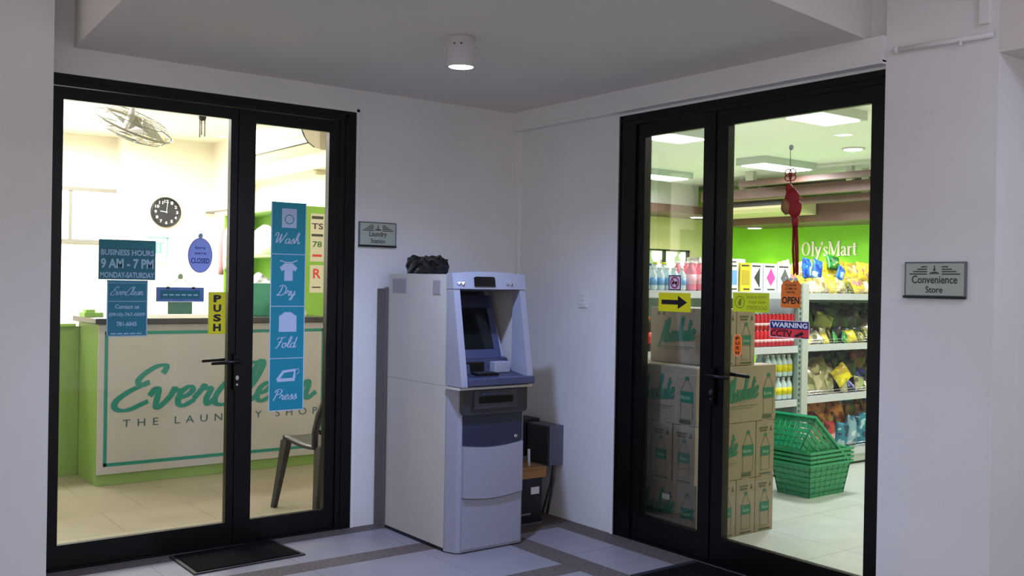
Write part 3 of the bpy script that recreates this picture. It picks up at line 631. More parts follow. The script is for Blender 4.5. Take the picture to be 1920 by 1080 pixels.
# small hanging board with card
hs = thing('hanging_board', 'narrow blue hanging board with a green card below, on the laundry door glass', 'sign', FG.P(-2.08, 1.19, 0))
mb = MB(); FG.rect(mb, -2.200, 1.247, -1.965, 1.318, .002, .008); obj('plate', mb, mat('board_blue', (92, 128, 178), .4, rgb2=(70, 110, 170), nscale=20), hs)
mb = MB(); FG.rect(mb, -2.180, 1.262, -1.985, 1.303, .008, .0095); obj('inset', mb, dteal, hs)
mb = MB(); [FG.rect(mb, -2.168+k*.03, 1.277, -2.146+k*.03, 1.284, .0095, .0102) for k in range(6)]; obj('print_marks', mb, lt, hs)
mb = MB(); FG.rect(mb, -2.142, 1.185, -2.022, 1.246, .002, .004); obj('card', mb, mat('card_green', (84, 138, 96), .5, rgb2=(120, 160, 110), nscale=14), hs)
mb = MB(); FG.line(mb, [(-2.143, 1.317), (-2.083, 1.372)], .0022, .006); FG.line(mb, [(-2.083, 1.372), (-2.020, 1.317)], .0022, .006); obj('string', mb, mat('string_grey', (120, 116, 96), .6), hs)
mb = MB(); FG.disc(mb, -2.083, 1.372, .012, .014, .0005, .008); obj('suction_hook', mb, mat('hook_green', (190, 210, 150), .3), hs)
for u in (-2.145, -2.018):
    mb = MB(); FG.disc(mb, u, 1.316, .009, .005, .008, .012); obj('bow', mb, bprint, hs)

# ------------------------------------------------------------------ wall plates
def plate(fr, u0, v0, u1, v1, l1, l2, label):
    t_ = thing('wall_sign', label, 'sign', fr.P((u0+u1)/2, v0, 0)); w = u1-u0; h = v1-v0; cx = (u0+u1)/2
    mb = MB(); fr.rect(mb, u0, v0, u1, v1, .0005, .010); obj('backing', mb, mat('plate_grey', (112, 114, 122), .4, .4), t_)
    mb = MB(); fr.rect(mb, u0+w*.03, v0+h*.07, u1-w*.03, v1-h*.05, .010, .0115); obj('face', mb, mat('plate_face', (172, 182, 166), .45), t_)
    mb = MB(); fr.rect(mb, u0-w*.01, v0-h*.02, u1, v0+h*.05, .008, .016); obj('bottom_bar', mb, bprint, t_)
    ink = mat('plate_ink', (66, 74, 66), .6); mb = MB()
    for s in (-1, 1):
        for i in range(4):
            a = .12; b = (.22, .28, .35, .41)[i]; v = v1-h*(.14+i*.067)
            fr.rect(mb, cx+s*w*a, v-h*.018, cx+s*w*b, v+h*.018, .0115, .0122)
    fr.disc(mb, cx, v1-h*.22, w*.02, h*.035, .0115, .0122); fr.rect(mb, cx-w*.008, v1-h*.2, cx+w*.008, v1-h*.10, .0115, .0122)
    fr.poly(mb, [(cx-w*.09, v1-h*.34), (cx+w*.09, v1-h*.34), (cx+w*.06, v1-h*.29), (cx, v1-h*.27), (cx-w*.06, v1-h*.29)], .0115, .0122)
    obj('emblem', mb, ink, t_)
    mb = MB(); k = len(l1)
    W1 = w*min(.80, .064*k*1.05); text(fr, mb, l1, cx-W1/2, v0+h*.40 - (h*.05 if 'y' in l1 else 0), cx+W1/2, v0+h*.62, n=.0125, bold=.012)
    W2 = w*min(.8, .055*len(l2)); text(fr, mb, l2, cx-W2/2, v0+h*.14, cx+W2/2, v0+h*.32, n=.0125, bold=.012); obj('lettering', mb, mat('plate_text', (44, 50, 42), .6), t_)
plate(FA, -1.113, 1.559, -.876, 1.696, 'Laundry', 'Station', 'small grey Laundry Station sign on the wall right of the laundry door')
FPier = Frame((-.03, 0, 0), (0, -1, 0)); FPier.N = Vector((-1, 0, 0))
plate(FPier, 2.638, 1.339, 2.895, 1.482, 'Convenience', 'Store', 'small grey Convenience Store sign on the pier right of the store door')

# light switch
sw = thing('light_switch', 'white three-gang light switch on the wall beside the store door', 'switch', (0, -.626, 1.236))
mb = MB(); mb.box((-.009, -.664, 1.236), (0, -.588, 1.338), bev=.003); obj('plate', mb, white_m, sw)
for k in range(3): mb = MB(); mb.box((-.014, -.645, 1.252+k*.026), (-.009, -.607, 1.272+k*.026)); obj('rocker', mb, white_m, sw)
# downlight
dl = thing('ceiling_downlight', 'white surface-mounted cylinder downlight on the corridor ceiling', 'ceiling light', (-1.35, -1.34, 2.29))
mb = MB(); mb.lathe([(.050, .008), (.052, .006), (.058, .0), (.060, .004), (.060, .125), (.058, .13)], (-1.35, -1.34, 2.29), 36)
mb.f.pop(-2); mb.m.pop(); mb.sm.pop(); obj('housing', mb, mat('lamp_housing', (196, 190, 192), .4), dl)
mb = MB(); mb.lathe([(.051, .009), (.051, .007)], (-1.35, -1.34, 2.287), 28); obj('lamp_diffuser', mb, mat('lamp_emit', (255, 255, 255), .5, emit=(225, 232, 255), estr=30), dl)
for a in (3.6, 4.1, -.3):
    mb = MB(); mb.lathe([(.004, -.003), (.004, .003)], (-1.35+.061*math.cos(a), -1.34+.061*math.sin(a), 2.382), 8); obj('screw', mb, mat('screw_dark', (90, 84, 84), .4, .6), dl)
# conduits
mb = MB(); mb.tube([(-.044, -2.575, 2.350), (-.044, -2.985, 2.338)], .011, seg=10); mb.lathe([(.014, -.02), (.014, .0)], (-.044, -2.575, 2.35), 10, axis='y'); mb.lathe([(.006, 0), (.006, -.02)], (-.052, -2.86, 2.336), 8)
tag(obj('conduit_pipe', mb, trim_m), 'pale horizontal conduit pipe across the top of the right pier', 'pipe')
mb = MB(); mb.box((-.048, -2.966, 2.385), (-.03, -2.93, HH)); tag(obj('cable_trunking', mb, trim_m), 'vertical pale cable trunking rising from the top of the right pier', 'trunking')
# mats
matm = mat('rubber_mat', (10, 9, 10), .95, bump=.4, bscale=220, spec=.1)
def dmat(cs, label):
    t_ = thing('door_mat', label, 'mat', (sum(c[0] for c in cs)/4, sum(c[1] for c in cs)/4, 0))
    mb = MB(); mb.prism(cs, 'z', 0.0, .007); obj('border', mb, mat('mat_edge', (30, 28, 30), .6), t_)
    cx, cy = sum(c[0] for c in cs)/4, sum(c[1] for c in cs)/4
    mb = MB(); mb.prism([(cx+(c[0]-cx)*.93, cy+(c[1]-cy)*.90) for c in cs], 'z', .007, .011); obj('pile', mb, matm, t_)
dmat([(-2.14, -.04), (-2.14, -.395), (-1.575, -.37), (-1.60, -.02)], 'black rubber door mat in front of the laundry door')
dmat([(-.03, -1.53), (-.47, -1.53), (-.47, -2.35), (-.03, -2.35)], 'black rubber door mat in front of the store door')

# ------------------------------------------------------------------ ATM
atm = thing('cash_machine', 'white and lavender cash machine standing in the corridor corner', 'cash machine', (-.75, -.43, 0))
a_side = mat('atm_side_beige', (198, 194, 188), .45, noise=.03, nscale=3); a_front = mat('atm_lavender', (152, 153, 166), .35); a_navy = mat('atm_navy', (46, 50, 72), .35)
a_dark = mat('atm_dark_grey', (50, 50, 60), .4); a_blue = mat('atm_blue_grey', (66, 71, 100), .35); a_black = mat('atm_black', (10, 10, 12), .3)
XL, XR, YB, YF = -.974, -.530, -.105, -.695
mb = MB(); mb.box((XL, YF, .018), (XR, YB, .839), bev=.0015); obj('lower_cabinet', mb, a_side, atm)
mb = MB(); mb.box((XL+.001, YF+.005, .0), (XR-.001, YB-.01, .018)); obj('plinth', mb, a_black, atm)
mb = MB(); mb.box((XL, YF, .843), (XR, YB, 1.408), bev=.004); up_ = MB(); 
# upper cabinet built as shell round the recess: left, right, top, back
up_.box((XL, YF, .8405), (XL+.012, YB, 1.408)); up_.box((XR-.012, YF, .8405), (XR, YB, 1.408)); up_.box((XL+.012, YF, 1.396), (XR-.012, YB, 1.408)); up_.box((XL+.012, YB-.012, .853), (XR-.012, YB, 1.396)); up_.box((XL+.012, YF, .8405), (XR-.012, YB, .853))
obj('upper_cabinet', up_, a_side, atm)
mb = MB(); mb.box((-.988, -.1, .0), (-.55, -.006, 1.325)); obj('rear_filler', mb, mat('atm_rear_grey', (96, 90, 90), .6), atm)  # grey box filling the gap between machine and wall
mb = MB()
Fs = Frame((XL, 0, 0), (0, -1, 0)); Fs.N = Vector((-1, 0, 0))
lv = mat('atm_vent', (168, 164, 172), .5)
for a, b, c, d in ((.15, 1.306, .30, 1.383), (.56, 1.302, .635, 1.377)):
    mb = MB(); Fs.rect(mb, a, b, c, d, 0, .002)
    k = b+.006
    while k < d-.004: Fs.rect(mb, a+.005, k, c-.005, k+.004, .002, .0035); k += .009
    obj('vent', mb, lv, atm)
# lower fascia: chamfered side pillars + front
fx = lambda y: y
mb = MB(); pl = [(XL, YF), (XL, YF-.012), (-.950, -.770), (-.930, -.779), (-.552, -.779), (-.534, -.770), (XR, YF-.012), (XR, YF)]
mb.prism(pl, 'z', .006, .836); fas = obj('lower_fascia', mb, a_front, atm)
mb = MB(); n = 12
def arch(x, z, amp): return z - amp*math.sin(math.pi*(x+.928)/.376)
def panel_poly(z0f, z1f, x0=-.926, x1=-.554):
    xs_ = [x0+(x1-x0)*i/n for i in range(n+1)]
    return [(x, z0f(x)) for x in xs_] + [(x, z1f(x)) for x in reversed(xs_)]
mb.prism(panel_poly(lambda x: arch(x, .548, .016), lambda x: .72), 'y', -.779, -.790); nav = obj('navy_panel', mb, a_navy, atm)
mb = MB(); mb.lathe([(.011, 0), (.011, -.006), (.006, -.008)], (-.598, -.790, .572), 14, axis='y'); obj('lock', mb, chrome, nav)
mb = MB(); mb.prism([(-.945, .838), (-.945, .715), (-.93, .70), (-.548, .70), (-.538, .715), (-.538, .838)], 'y', -.779, -.808); dp = obj('dispenser_panel', mb, a_dark, atm)
mb = MB(); mb.prism([(-.88, .822), (-.88, .73), (-.61, .73), (-.61, .822)], 'y', -.808, -.816); obj('dispenser_bezel', mb, mat('atm_dark2', (62, 62, 74), .4), dp)
mb = MB(); mb.box((-.852, -.819, .757), (-.640, -.812, .792)); obj('cash_slot', mb, a_black, dp)
mb = MB(); mb.box((-.84, -.826, .800), (-.70, -.816, .812)); obj('slot_lip', mb, a_blue, dp)
mb = MB(); mb.prism(panel_poly(lambda x: arch(x, .285, .018), lambda x: arch(x, .543, .016)), 'y', -.779, -.800)
obj('front_door_panel', mb, a_front, atm)
mb = MB(); mb.prism(panel_poly(lambda x: .02, lambda x: arch(x, .278, .018)), 'y', -.779, -.788); obj('kick_panel', mb, a_front, atm)
mb = MB(); mb.prism([(-.984, .830), (-.984, .842), (-.52, .842), (-.52, .830)], 'y', -.70, -.825); obj('ledge', mb, a_side, atm)
# upper fascia: two leaning cheeks, header, sill
cheek = [(YF, .846), (-.842, .846), (-.838, .875), (-.749, 1.37), (-.745, 1.38), (YF, 1.38)]
for a, b in ((XL-.004, XL+.034), (XR-.030, XR+.006)):
    mb = MB(); mb.prism(cheek, 'x', a, b); obj('cheek', mb, a_front, atm)
mb = MB(); nn = 10; xs_ = [XL-.006+(XR-XL+.014)*i/nn for i in range(nn+1)]; top = [(x, 1.413+.012*math.sin(math.pi*i/nn)) for i, x in enumerate(xs_)]
vs = []; fs = []
for (x, z) in top:
    vs += [(x, YF, 1.335), (x, -.760, 1.335), (x, -.745, z), (x, YF, z)]
for i in range(nn):
    a = i*4
    for k in range(4): fs.append((a+k, a+(k+1) % 4, a+4+(k+1) % 4, a+4+k))
fs += [(0, 1, 2, 3), (nn*4+3, nn*4+2, nn*4+1, nn*4)]
mb.add(vs, fs); hd = obj('header', mb, a_front, atm)
FH = Frame((0, -.758, 1.335), (1, 0, 0), (0, .014/.08, 1)); FH.N = Vector((0, -1, .17)).normalized()
mb = MB(); FH.poly(mb, [(-.852, .012), (-.722, .012), (-.722, .058), (-.732, .063), (-.842, .063), (-.852, .058)], 0, .008); obj('camera_window', mb, a_black, hd)
for u in (-.935, -.632):
    mb = MB(); bmx = bmesh.new(); bmesh.ops.create_icosphere(bmx, subdivisions=1, radius=.014)
    mb.bm(bmx, 0, False, Matrix.Translation(FH.P(u+.012, .028, .002))); bmx = bmesh.new(); bmesh.ops.create_icosphere(bmx, subdivisions=1, radius=.011); mb.bm(bmx, 0, False, Matrix.Translation(FH.P(u-.012, .028, .002)))
    obj('fascia_lamp', mb, mat('faceted_clear', (235, 238, 245), .08, .9), hd)
# recess interior
mb = MB(); mb.prism([(YF-.06, 1.335), (YF+.30, 1.315), (YF+.30, 1.325), (YF-.06, 1.345)], 'x', XL+.034, XR-.03); obj('recess_ceiling', mb, mat('atm_recess_grey', (150, 146, 150), .5), atm)
mb = MB(); mb.prism([(-.42, 1.325), (-.43, 1.325), (-.43, .86), (-.42, .86)], 'x', XL+.034, XR-.03); obj('recess_back', mb, a_dark, atm)
# monitor: plane leaning back
def mon(u0, v0, u1, v1, n0, n1, m, name, parent):
    O = Vector((0, -.640, 1.00)); V = Vector((0, .34, 1)).normalized(); N = Vector((0, -1, .34)).normalized(); fr = Frame(O, (1, 0, 0), V); fr.N = N
    mb = MB(); fr.rect(mb, u0, v0, u1, v1, n0, n1); return obj(name, mb, m, parent)
mt = mon(XL+.036, -.03, XR-.062, .315, -.03, .0, a_blue, 'monitor_surround', atm)
mon(XL+.036, .245, XR-.085, .315, 0, .006, a_navy, 'monitor_brow', mt)
mon(XL+.060, .02, XR-.105, .258, 0, .004, mat('atm_screen', (22, 26, 26), .12), 'screen', mt)
mb = MB(); mb.prism([(-.47, 1.335), (-.62, 1.0), (-.64, .93), (-.50, .86), (-.43, .86), (-.43, 1.335)], 'x', XR-.062, XR-.034); obj('recess_side_liner', mb, a_front, atm)
mb = MB(); mb.prism([(-.842, .848), (-.842, .884), (-.70, .905), (-.655, .97), (-.62, .975), (-.50, .87), (-.50, .848)], 'x', XL+.036, XR-.032); kd = obj('keyboard_shelf', mb, a_navy, atm)
mb = MB(); mb.box((XL+.036, -.856, .85), (XR+.004, -.812, .888), bev=.004); obj('shelf_lip', mb, a_blue, kd)
def onshelf(y): return .884+(.842+y)*-(-.021)/.142
mb = MB(); mb.box((-.845, -.79, .889), (-.71, -.71, .905)); kp = obj('keypad', mb, a_black, kd)
for i in range(4):
    for j in range(4):
        mb = MB(); mb.box((-.838+i*.031, -.784+j*.0185, .905), (-.815+i*.031, -.771+j*.0185, .910)); obj('key', mb, a_dark, kp)
mb = MB(); mb.prism([(-.90, .90), (-.86, .90), (-.87, .95), (-.895, .95)], 'y', -.75, -.69); obj('card_guide', mb, a_blue, kd)
mb = MB(); mb.box((-.70, -.74, .90), (-.60, -.69, .958), bev=.006); obj('card_reader', mb, a_front, kd)
mb = MB(); mb.box((-.86, -.70, .905), (-.74, -.665, .955), bev=.004); obj('pin_shield', mb, a_black, kd)
# bag on the machine
mb = MB(); bm = bmesh.new(); bmesh.ops.create_cube(bm, size=2); bmesh.ops.subdivide_edges(bm, edges=list(bm.edges), cuts=9, use_grid_fill=True); rnd = random.Random(5)
for v in bm.verts:
    p = v.co; r_ = 1-.08*abs(p.z)-.05*(p.x*p.x*p.y*p.y); top_ = .042+.006*math.sin(p.x*4)+.004*math.sin(p.x*11+p.y*3)
    v.co = Vector((-.872+p.x*.096*r_+.003*math.sin(p.z*5+p.y*5), -.34+p.y*.08*r_+.004*math.sin(p.x*7+p.z*4), 1.410+(p.z+1)*top_*(1 if p.z > -1 else 0)))
mb.bm(bm, 0, False)
tag(obj('plastic_bag', mb, mat('black_plastic', (9, 9, 11), .18)), 'crumpled black plastic bundle lying on top of the cash machine', 'bag')

# ------------------------------------------------------------------ behind the ATM
eb = thing('meter_box', 'grey metal electrical box on the wall behind the cash machine', 'electrical box', (-.05, -.39, .30))
em = mat('metal_box_grey', (92, 96, 108), .4, .2)
mb = MB(); mb.box((-.105, -.475, .315), (0, -.27, .545), bev=.004); obj('housing', mb, em, eb)
mb = MB(); mb.box((-.113, -.468, .322), (-.105, -.277, .538)); obj('cover', mb, mat('metal_box_dark', (48, 48, 56), .4, .2), eb)
mb = MB(); mb.box((-.135, -.25, .34), (0, -.10, .56), bev=.004); tag(obj('switch_box', mb, mat('box_charcoal', (40, 40, 44), .5)), 'darker charcoal box on the wall behind the grey electrical box', 'electrical box')
mb = MB(); mb.tube([(-.05, -.45, .315), (-.045, -.44, .22), (-.03, -.40, .12), (-.02, -.36, .01)], .008); mb.tube([(-.03, -.42, .315), (-.03, -.40, .2), (-.03, -.33, .01)], .006)
tag(obj('power_cable', mb, mat('cable_grey', (70, 66, 64), .6)), 'grey cables dropping from the electrical box to the floor', 'cable')
ub = thing('battery_unit', 'black power unit on the floor between cash machine and wall', 'power unit', (-.29, -.33, 0))
mb = MB(); mb.box((-.44, -.47, 0), (-.15, -.16, .255), bev=.006); obj('case', mb, mat('unit_black', (14, 14, 16), .4), ub)
mb = MB(); mb.box((-.235, -.474, .165), (-.175, -.470, .205)); obj('sticker', mb, white_m, ub, label='white sticker')
mb = MB(); mb.box((-.30, -.474, .05), (-.235, -.470, .060)); obj('badge', mb, chrome, ub)
cardb = mat('cardboard', (150, 126, 98), .8, noise=.08, nscale=5)
mb = MB(); mb.box((-.44, -.48, .257), (-.13, -.18, .315), bev=.003); mb.box((-.445, -.50, .315), (-.15, -.30, .322)); tag(obj('flat_carton', mb, mat('cardboard_orange', (168, 122, 74), .8))  , 'flat brown carton on top of the black power unit', 'carton')
mb = MB(); mb.tube([(-.235, -.45, .322), (-.23, -.44, .42)], .008); tag(obj('paper_roll', mb, white_m), 'thin white stick standing on the flat carton', 'stick')

# ------------------------------------------------------------------ store shell
mb = MB(); mb.box((0.0, -2.9, -.1), (6.6, 4.2, 0)); struct('floor_store', mb, tile_mat('store_tile', (214, 220, 212), (178, 186, 180), .6, (.1, .08), .006, .22))
mb = MB(); mb.box((.14, -2.9, 2.62), (6.6, 4.2, 2.72)); struct('ceiling_store', mb, sceil_m)
mb = MB(); mb.box((6.4, -2.9, 0), (6.6, 4.2, 2.72)); struct('wall_store_right', mb, green_m)
mb = MB(); mb.box((.2, 4.0, 0), (5.05, 4.2, 2.72)); mb.box((5.05, 4.0, 0), (5.95, 4.2, 1.25)); mb.box((5.05, 4.0, 1.84), (5.95, 4.2, 2.72)); mb.box((5.95, 4.0, 0), (6.6, 4.2, 2.72)); struct('wall_store_back', mb, swall_m)
mb = MB(); mb.box((.14, .14, 0), (.2, 4.2, 2.72)); struct('wall_store_left', mb, swall_m)
mb = MB(); mb.box((.56, -3.0, 0), (6.6, -2.9, 2.72)); struct('wall_store_front', mb, swall_m)
# bulkheads
mb = MB(); mb.box((.2, 3.45, 2.34), (5.45, 4.0, 2.62)); struct('ceiling_bulkhead', mb, mat('bulkhead_white', (205, 206, 196), .7))
mb = MB(); mb.box((.2, 3.35, 2.25), (6.1, 4.0, 2.345)); mb.box((5.7, -2.9, 2.12), (6.4, 3.35, 2.36)); struct('trim_5', mb, brown_m)
st_ = thing('ceiling_canopy', 'brown wooden slats hanging below the store ceiling in front of the green wall', 'ceiling slats', (5.0, 1.2, 2.3))
for x0, x1, y0, y1, z0, z1 in ((5.0, 5.10, .2, 3.0, 2.36, 2.47), (5.25, 5.33, -1, 2.9, 2.29, 2.36), (4.7, 4.78, -.8, 2.2, 2.46, 2.52)):
    mb = MB(); mb.box((x0, y0, z0), (x1, y1, z1)); obj('slat', mb, brown_m, st_)
for x0, y0, x1, y1, z0 in ((4.70, .5, 4.76, .6, 2.52), (4.70, 2.0, 4.76, 2.1, 2.52), (5.0, 1.0, 5.06, 1.06, 2.47), (5.0, 2.6, 5.06, 2.66, 2.47), (5.27, 1.0, 5.31, 1.06, 2.36), (5.27, 2.6, 5.31, 2.66, 2.36)):
    mb = MB(); mb.box((x0, y0, z0), (x1, y1, 2.62)); obj('hanger_block', mb, mat('bulkhead_white', (205, 206, 196), .7), st_)
sa = thing('store_air_conditioner', 'cream ceiling air conditioner with dark grille below the brown slats', 'air conditioner', (5.5, 3.0, 2.3))
mb = MB(); mb.prism([(5.20, 2.38), (5.20, 2.26), (5.28, 2.22), (5.68, 2.20), (5.68, 2.38)], 'y', 1.9, 3.1); obj('body', mb, mat('store_ac_cream', (224, 214, 170), .5), sa)
mb = MB(); mb.box((5.19, 1.95, 2.29), (5.20, 3.05, 2.35)); obj('grille', mb, mat('grille_dark', (50, 50, 48), .5), sa)
mb = MB(); mb.box((5.4, 2.45, 2.38), (5.45, 2.5, 2.62)); obj('hanger_bracket', mb, alu, sa)
# window at the back
w2 = bpy.data.objects.new('window_2', None); C.objects.link(w2); w2.location = (5.5, 4.1, 1.25); w2['kind'] = 'structure'
mb = MB(); mb.box((5.05, 4.08, 1.25), (5.95, 4.09, 1.84))
fol = print_mat('daylight_foliage', (238, 244, 228), (150, 170, 120), (255, 255, 250), 6); fol.node_tree.nodes['Principled BSDF'].inputs['Emission Strength'].default_value = .9
fol.node_tree.links.new(fol.node_tree.nodes['Color Ramp'].outputs[0], fol.node_tree.nodes['Principled BSDF'].inputs['Emission Color'])
obj('window_pane', mb, fol, w2)
mb = MB()
for a in (5.05, 5.48, 5.92): mb.box((a, 4.04, 1.25), (a+.03, 4.08, 1.84))
mb.box((5.05, 4.04, 1.82), (5.95, 4.08, 1.84)); obj('window_frame', mb, mat('frame_dark', (60, 62, 50), .5), w2)
# shop name on the green wall
FW = Frame((6.398, 0, 0), (0, -1, 0)); FW.N = Vector((-1, 0, 0))
E8 = lambda cx, cy, rx, ry, a0, a1, n=14: [(cx+rx*math.cos(R_(a0+(a1-a0)*i/n)), cy+ry*math.sin(R_(a0+(a1-a0)*i/n))) for i in range(n+1)]
R_ = math.radians
SG = {'O': (.74, [E8(.34, .5, .27, .46, 90, 450, 24)], []),
 'l': (.30, [[(.15, 0), (.15, 1.02)]], [(.02, .28, 0), (.03, .15, 1.0)]),
 'y': (.50, [[(.08, .62), (.27, .06)], [(.44, .62), (.27, .06), (.18, -.2), (.06, -.2)]], [(0, .2, .62), (.34, .52, .62)]),
 "'": (.16, [[(.08, .98), (.05, .76)]], []),
 's': (.38, [[(.31, .5), (.26, .60), (.12, .61), (.07, .48), (.18, .34), (.31, .2), (.27, .03), (.12, .0), (.06, .14)]], []),
 'M': (.96, [[(.12, 0), (.12, 1)], [(.13, 1), (.45, .05)], [(.45, .05), (.78, 1)], [(.80, 0), (.80, 1)]], [(.0, .24, 0), (.0, .2, .99), (.66, .94, 0), (.74, .94, .99)]),
 'a': (.48, [[(.09, .46), (.14, .6), (.26, .61), (.33, .5), (.33, .1), (.4, .0), (.46, .06)], [(.33, .36), (.16, .3), (.07, .16), (.14, .01), (.25, .03), (.33, .14)]], []),
 'r': (.40, [[(.13, 0), (.13, .62)], [(.13, .42), (.2, .56), (.3, .62), (.36, .54)]], [(.02, .26, 0), (.02, .14, .61)]),
 't': (.34, [[(.15, .85), (.15, .12), (.22, .0), (.32, .08)]], [(.02, .31, .61)])}
mb = MB(); tot = sum(SG[c][0] for c in "Oly'sMart"); x = 0; su = .77/tot; hh = .17; n_ = .014
for c in "Oly'sMart":
    adv, st, sf = SG[c]
    for p in st:
        pts = [(-2.60+(x+a)*su, 1.765+b*hh) for a, b in p]; k = len(pts); ws = []
        for i in range(k):
            a = pts[max(i-1, 0)]; b = pts[min(i+1, k-1)]; dx, dy = b[0]-a[0], b[1]-a[1]; q = abs(dy)/(math.hypot(dx, dy) or 1)
            ws.append(.009+.021*q*q if not (c == 'M' and p[0][0] in (.12, .45)) else .010)
        n_ += .0004; FW.line(mb, pts, ws, n_)
    for a, b, v in sf: n_ += .0003; FW.rect(mb, -2.60+(x+a)*su, 1.765+v*hh-.004, -2.60+(x+b)*su, 1.765+v*hh+.004, .004, n_)
    x += adv
tag(obj('shop_name_letters', mb, mat('sign_pink_white', (246, 232, 222), .5)), "pale raised Oly'sMart letters on the bright green wall", 'sign')
# store ceiling fixtures
semit = mat('fixture_emit', (255, 255, 255), .5, emit=(255, 255, 250), estr=7); fix_m = mat('fixture_body', (196, 206, 204), .4)
LP = [(4.20, 1.30, .82, 'rectangular ceiling light in the middle of the right store leaf, behind the lucky charm'), (3.95, 2.75, .9, 'rectangular ceiling light seen lowest through the left store leaf'), (2.05, .66, .55, 'rectangular ceiling light at the top of the left store leaf'), (2.15, -.68, .55, 'rectangular ceiling light at the top edge of the right store leaf'), (6.35-.9, 3.0, .0, '')]
def fixture(x, y, L, label, power=44):
    t_ = thing('ceiling_light', label, 'ceiling light', (x, y, 2.545), 'rectangular store ceiling lights')
    mb = MB(); mb.box((x-L/2, y-.17, 2.553), (x+L/2, y+.17, 2.62)); obj('frame', mb, fix_m, t_)
    mb = MB(); mb.box((x-L/2+.05, y-.14, 2.545), (x+L/2-.05, y+.14, 2.553)); obj('diffuser', mb, semit, t_)
    area('store_lamp', (x, y, 2.535), L-.1, power, (0.95, .94, 1.0), (0, 0, 0), .26)
for x, y, L, lab in LP[:4]: fixture(x, y, L, lab)
fixture(4.6, -1.6, 1.1, 'rectangular ceiling light hidden above the store aisle', 34); fixture(1.4, -1.9, .9, 'rectangular ceiling light just inside the store door', 15)
for x, y, z, lab in ((3.95, .28, 2.618, 'round recessed downlight at the right of the store ceiling'), (5.6, 3.6, 2.247, 'small round downlight under the brown bulkhead, left leaf'), (6.1, 3.1, 2.118, 'small round downlight under the brown trim near the green wall')):
    t_ = thing('recessed_downlight', lab, 'ceiling light', (x, y, z-.012)); mb = MB(); mb.lathe([(.10, 0), (.10, -.008), (.085, -.012)], (x, y, z), 24); obj('ring', mb, white_m, t_)
    mb = MB(); mb.lathe([(.08, -.012), (.08, -.015)], (x, y, z), 24); obj('diffuser', mb, semit, t_)
    if x > 5:
        sp_ = bpy.data.lights.new('store_spot', 'SPOT'); sp_.energy = 26; sp_.color = (1, .93, .6); sp_.spot_size = 1.6; sp_.spot_blend = .6; sp_.shadow_soft_size = .05
        o_ = bpy.data.objects.new('store_spot', sp_); C.objects.link(o_); o_.location = (x, y, z-.03)
for y in (1.2, 2.2):
    sp_ = bpy.data.lights.new('store_spot', 'SPOT'); sp_.energy = 55; sp_.color = (1, .96, .6); sp_.spot_size = 1.7; sp_.spot_blend = .7; sp_.shadow_soft_size = .05
    o_ = bpy.data.objects.new('store_spot', sp_); C.objects.link(o_); o_.location = (6.1, y, 2.09)

# ------------------------------------------------------------------ gondola shelving
steel = mat('gondola_steel', (186, 192, 190), .4); rail_m = mat('price_rail', (200, 204, 212), .35); backp = mat('gondola_back', (150, 180, 176), .5); slotm = mat('slot_dark', (60, 72, 70), .6)
SH = [1.33, .945, .556, .125]; GY = -.36
def gondola(x0, x1, label, shelves):
    t_ = thing('gondola_shelf', label, 'shelf unit', ((x0+x1)/2, -.15, 0), 'store gondola shelving')
    mb = MB(); mb.box((x0, .035, .02), (x1, .055, 1.38)); obj('back_panel', mb, backp, t_)
    for z in shelves:
        mb = MB(); mb.box((x0, GY, z-.02), (x1, .035, z)); s = obj('shelf_board', mb, steel, t_)
        mb = MB(); mb.box((x0, GY-.012, z-.045), (x1, GY, z+.004)); obj('price_rail', mb, rail_m, s)
        if x0 > 2: 
            mb = MB()
            for dz in (.02, .04): mb.tube([(x0+.02, GY+.006, z+dz), (x1, GY+.006, z+dz)], .0022, 0, 5)
            k = x0+.05
            while k < x1: mb.tube([(k, GY+.006, z), (k, GY+.006, z+.04)], .0022, 0, 5); k += .15
            obj('wire_fence', mb, chrome, s)
    mb = MB(); mb.box((x0, GY, 0.02), (x1, GY+.02, .105)); obj('base_kick', mb, steel, t_)
    mb = MB(); mb.box((x0, GY+.03, 0), (x1, .05, .02)); obj('base_foot', mb, slotm, t_)
    mb = MB(); mb.box((x0, GY+.1, .0), (x0+.03, GY+.16, 1.30)) ; 
    return t_
g1 = gondola(.72, 2.33, 'left white gondola shelving run with drinks and boxes, behind the stacked cartons', [1.335, .94, .545, .125])
g2 = gondola(2.45, 4.6, 'right white gondola shelving run full of snack bags', SH)
up1 = thing('shelf_upright', 'pale slotted steel upright between the two gondola runs', 'upright', (2.39, -.33, 0))
mb = MB(); mb.box((2.375, GY-.018, 0), (2.447, GY+.04, 1.405)); mb.box((2.375, GY+.04, 0), (2.39, .05, 1.405)); obj('post', mb, steel, up1)
mb = MB(); mb.box((2.335, GY-.01, .0), (2.375, GY+.03, 1.405)); sl = obj('slotted_strip', mb, mat('strip_teal_grey', (140, 162, 156), .4), up1)
mb = MB(); z = .05
while z < 1.38: mb.box((2.346, GY-.0115, z), (2.364, GY-.0095, z+.022)); z += .04
obj('slots', mb, slotm, sl)

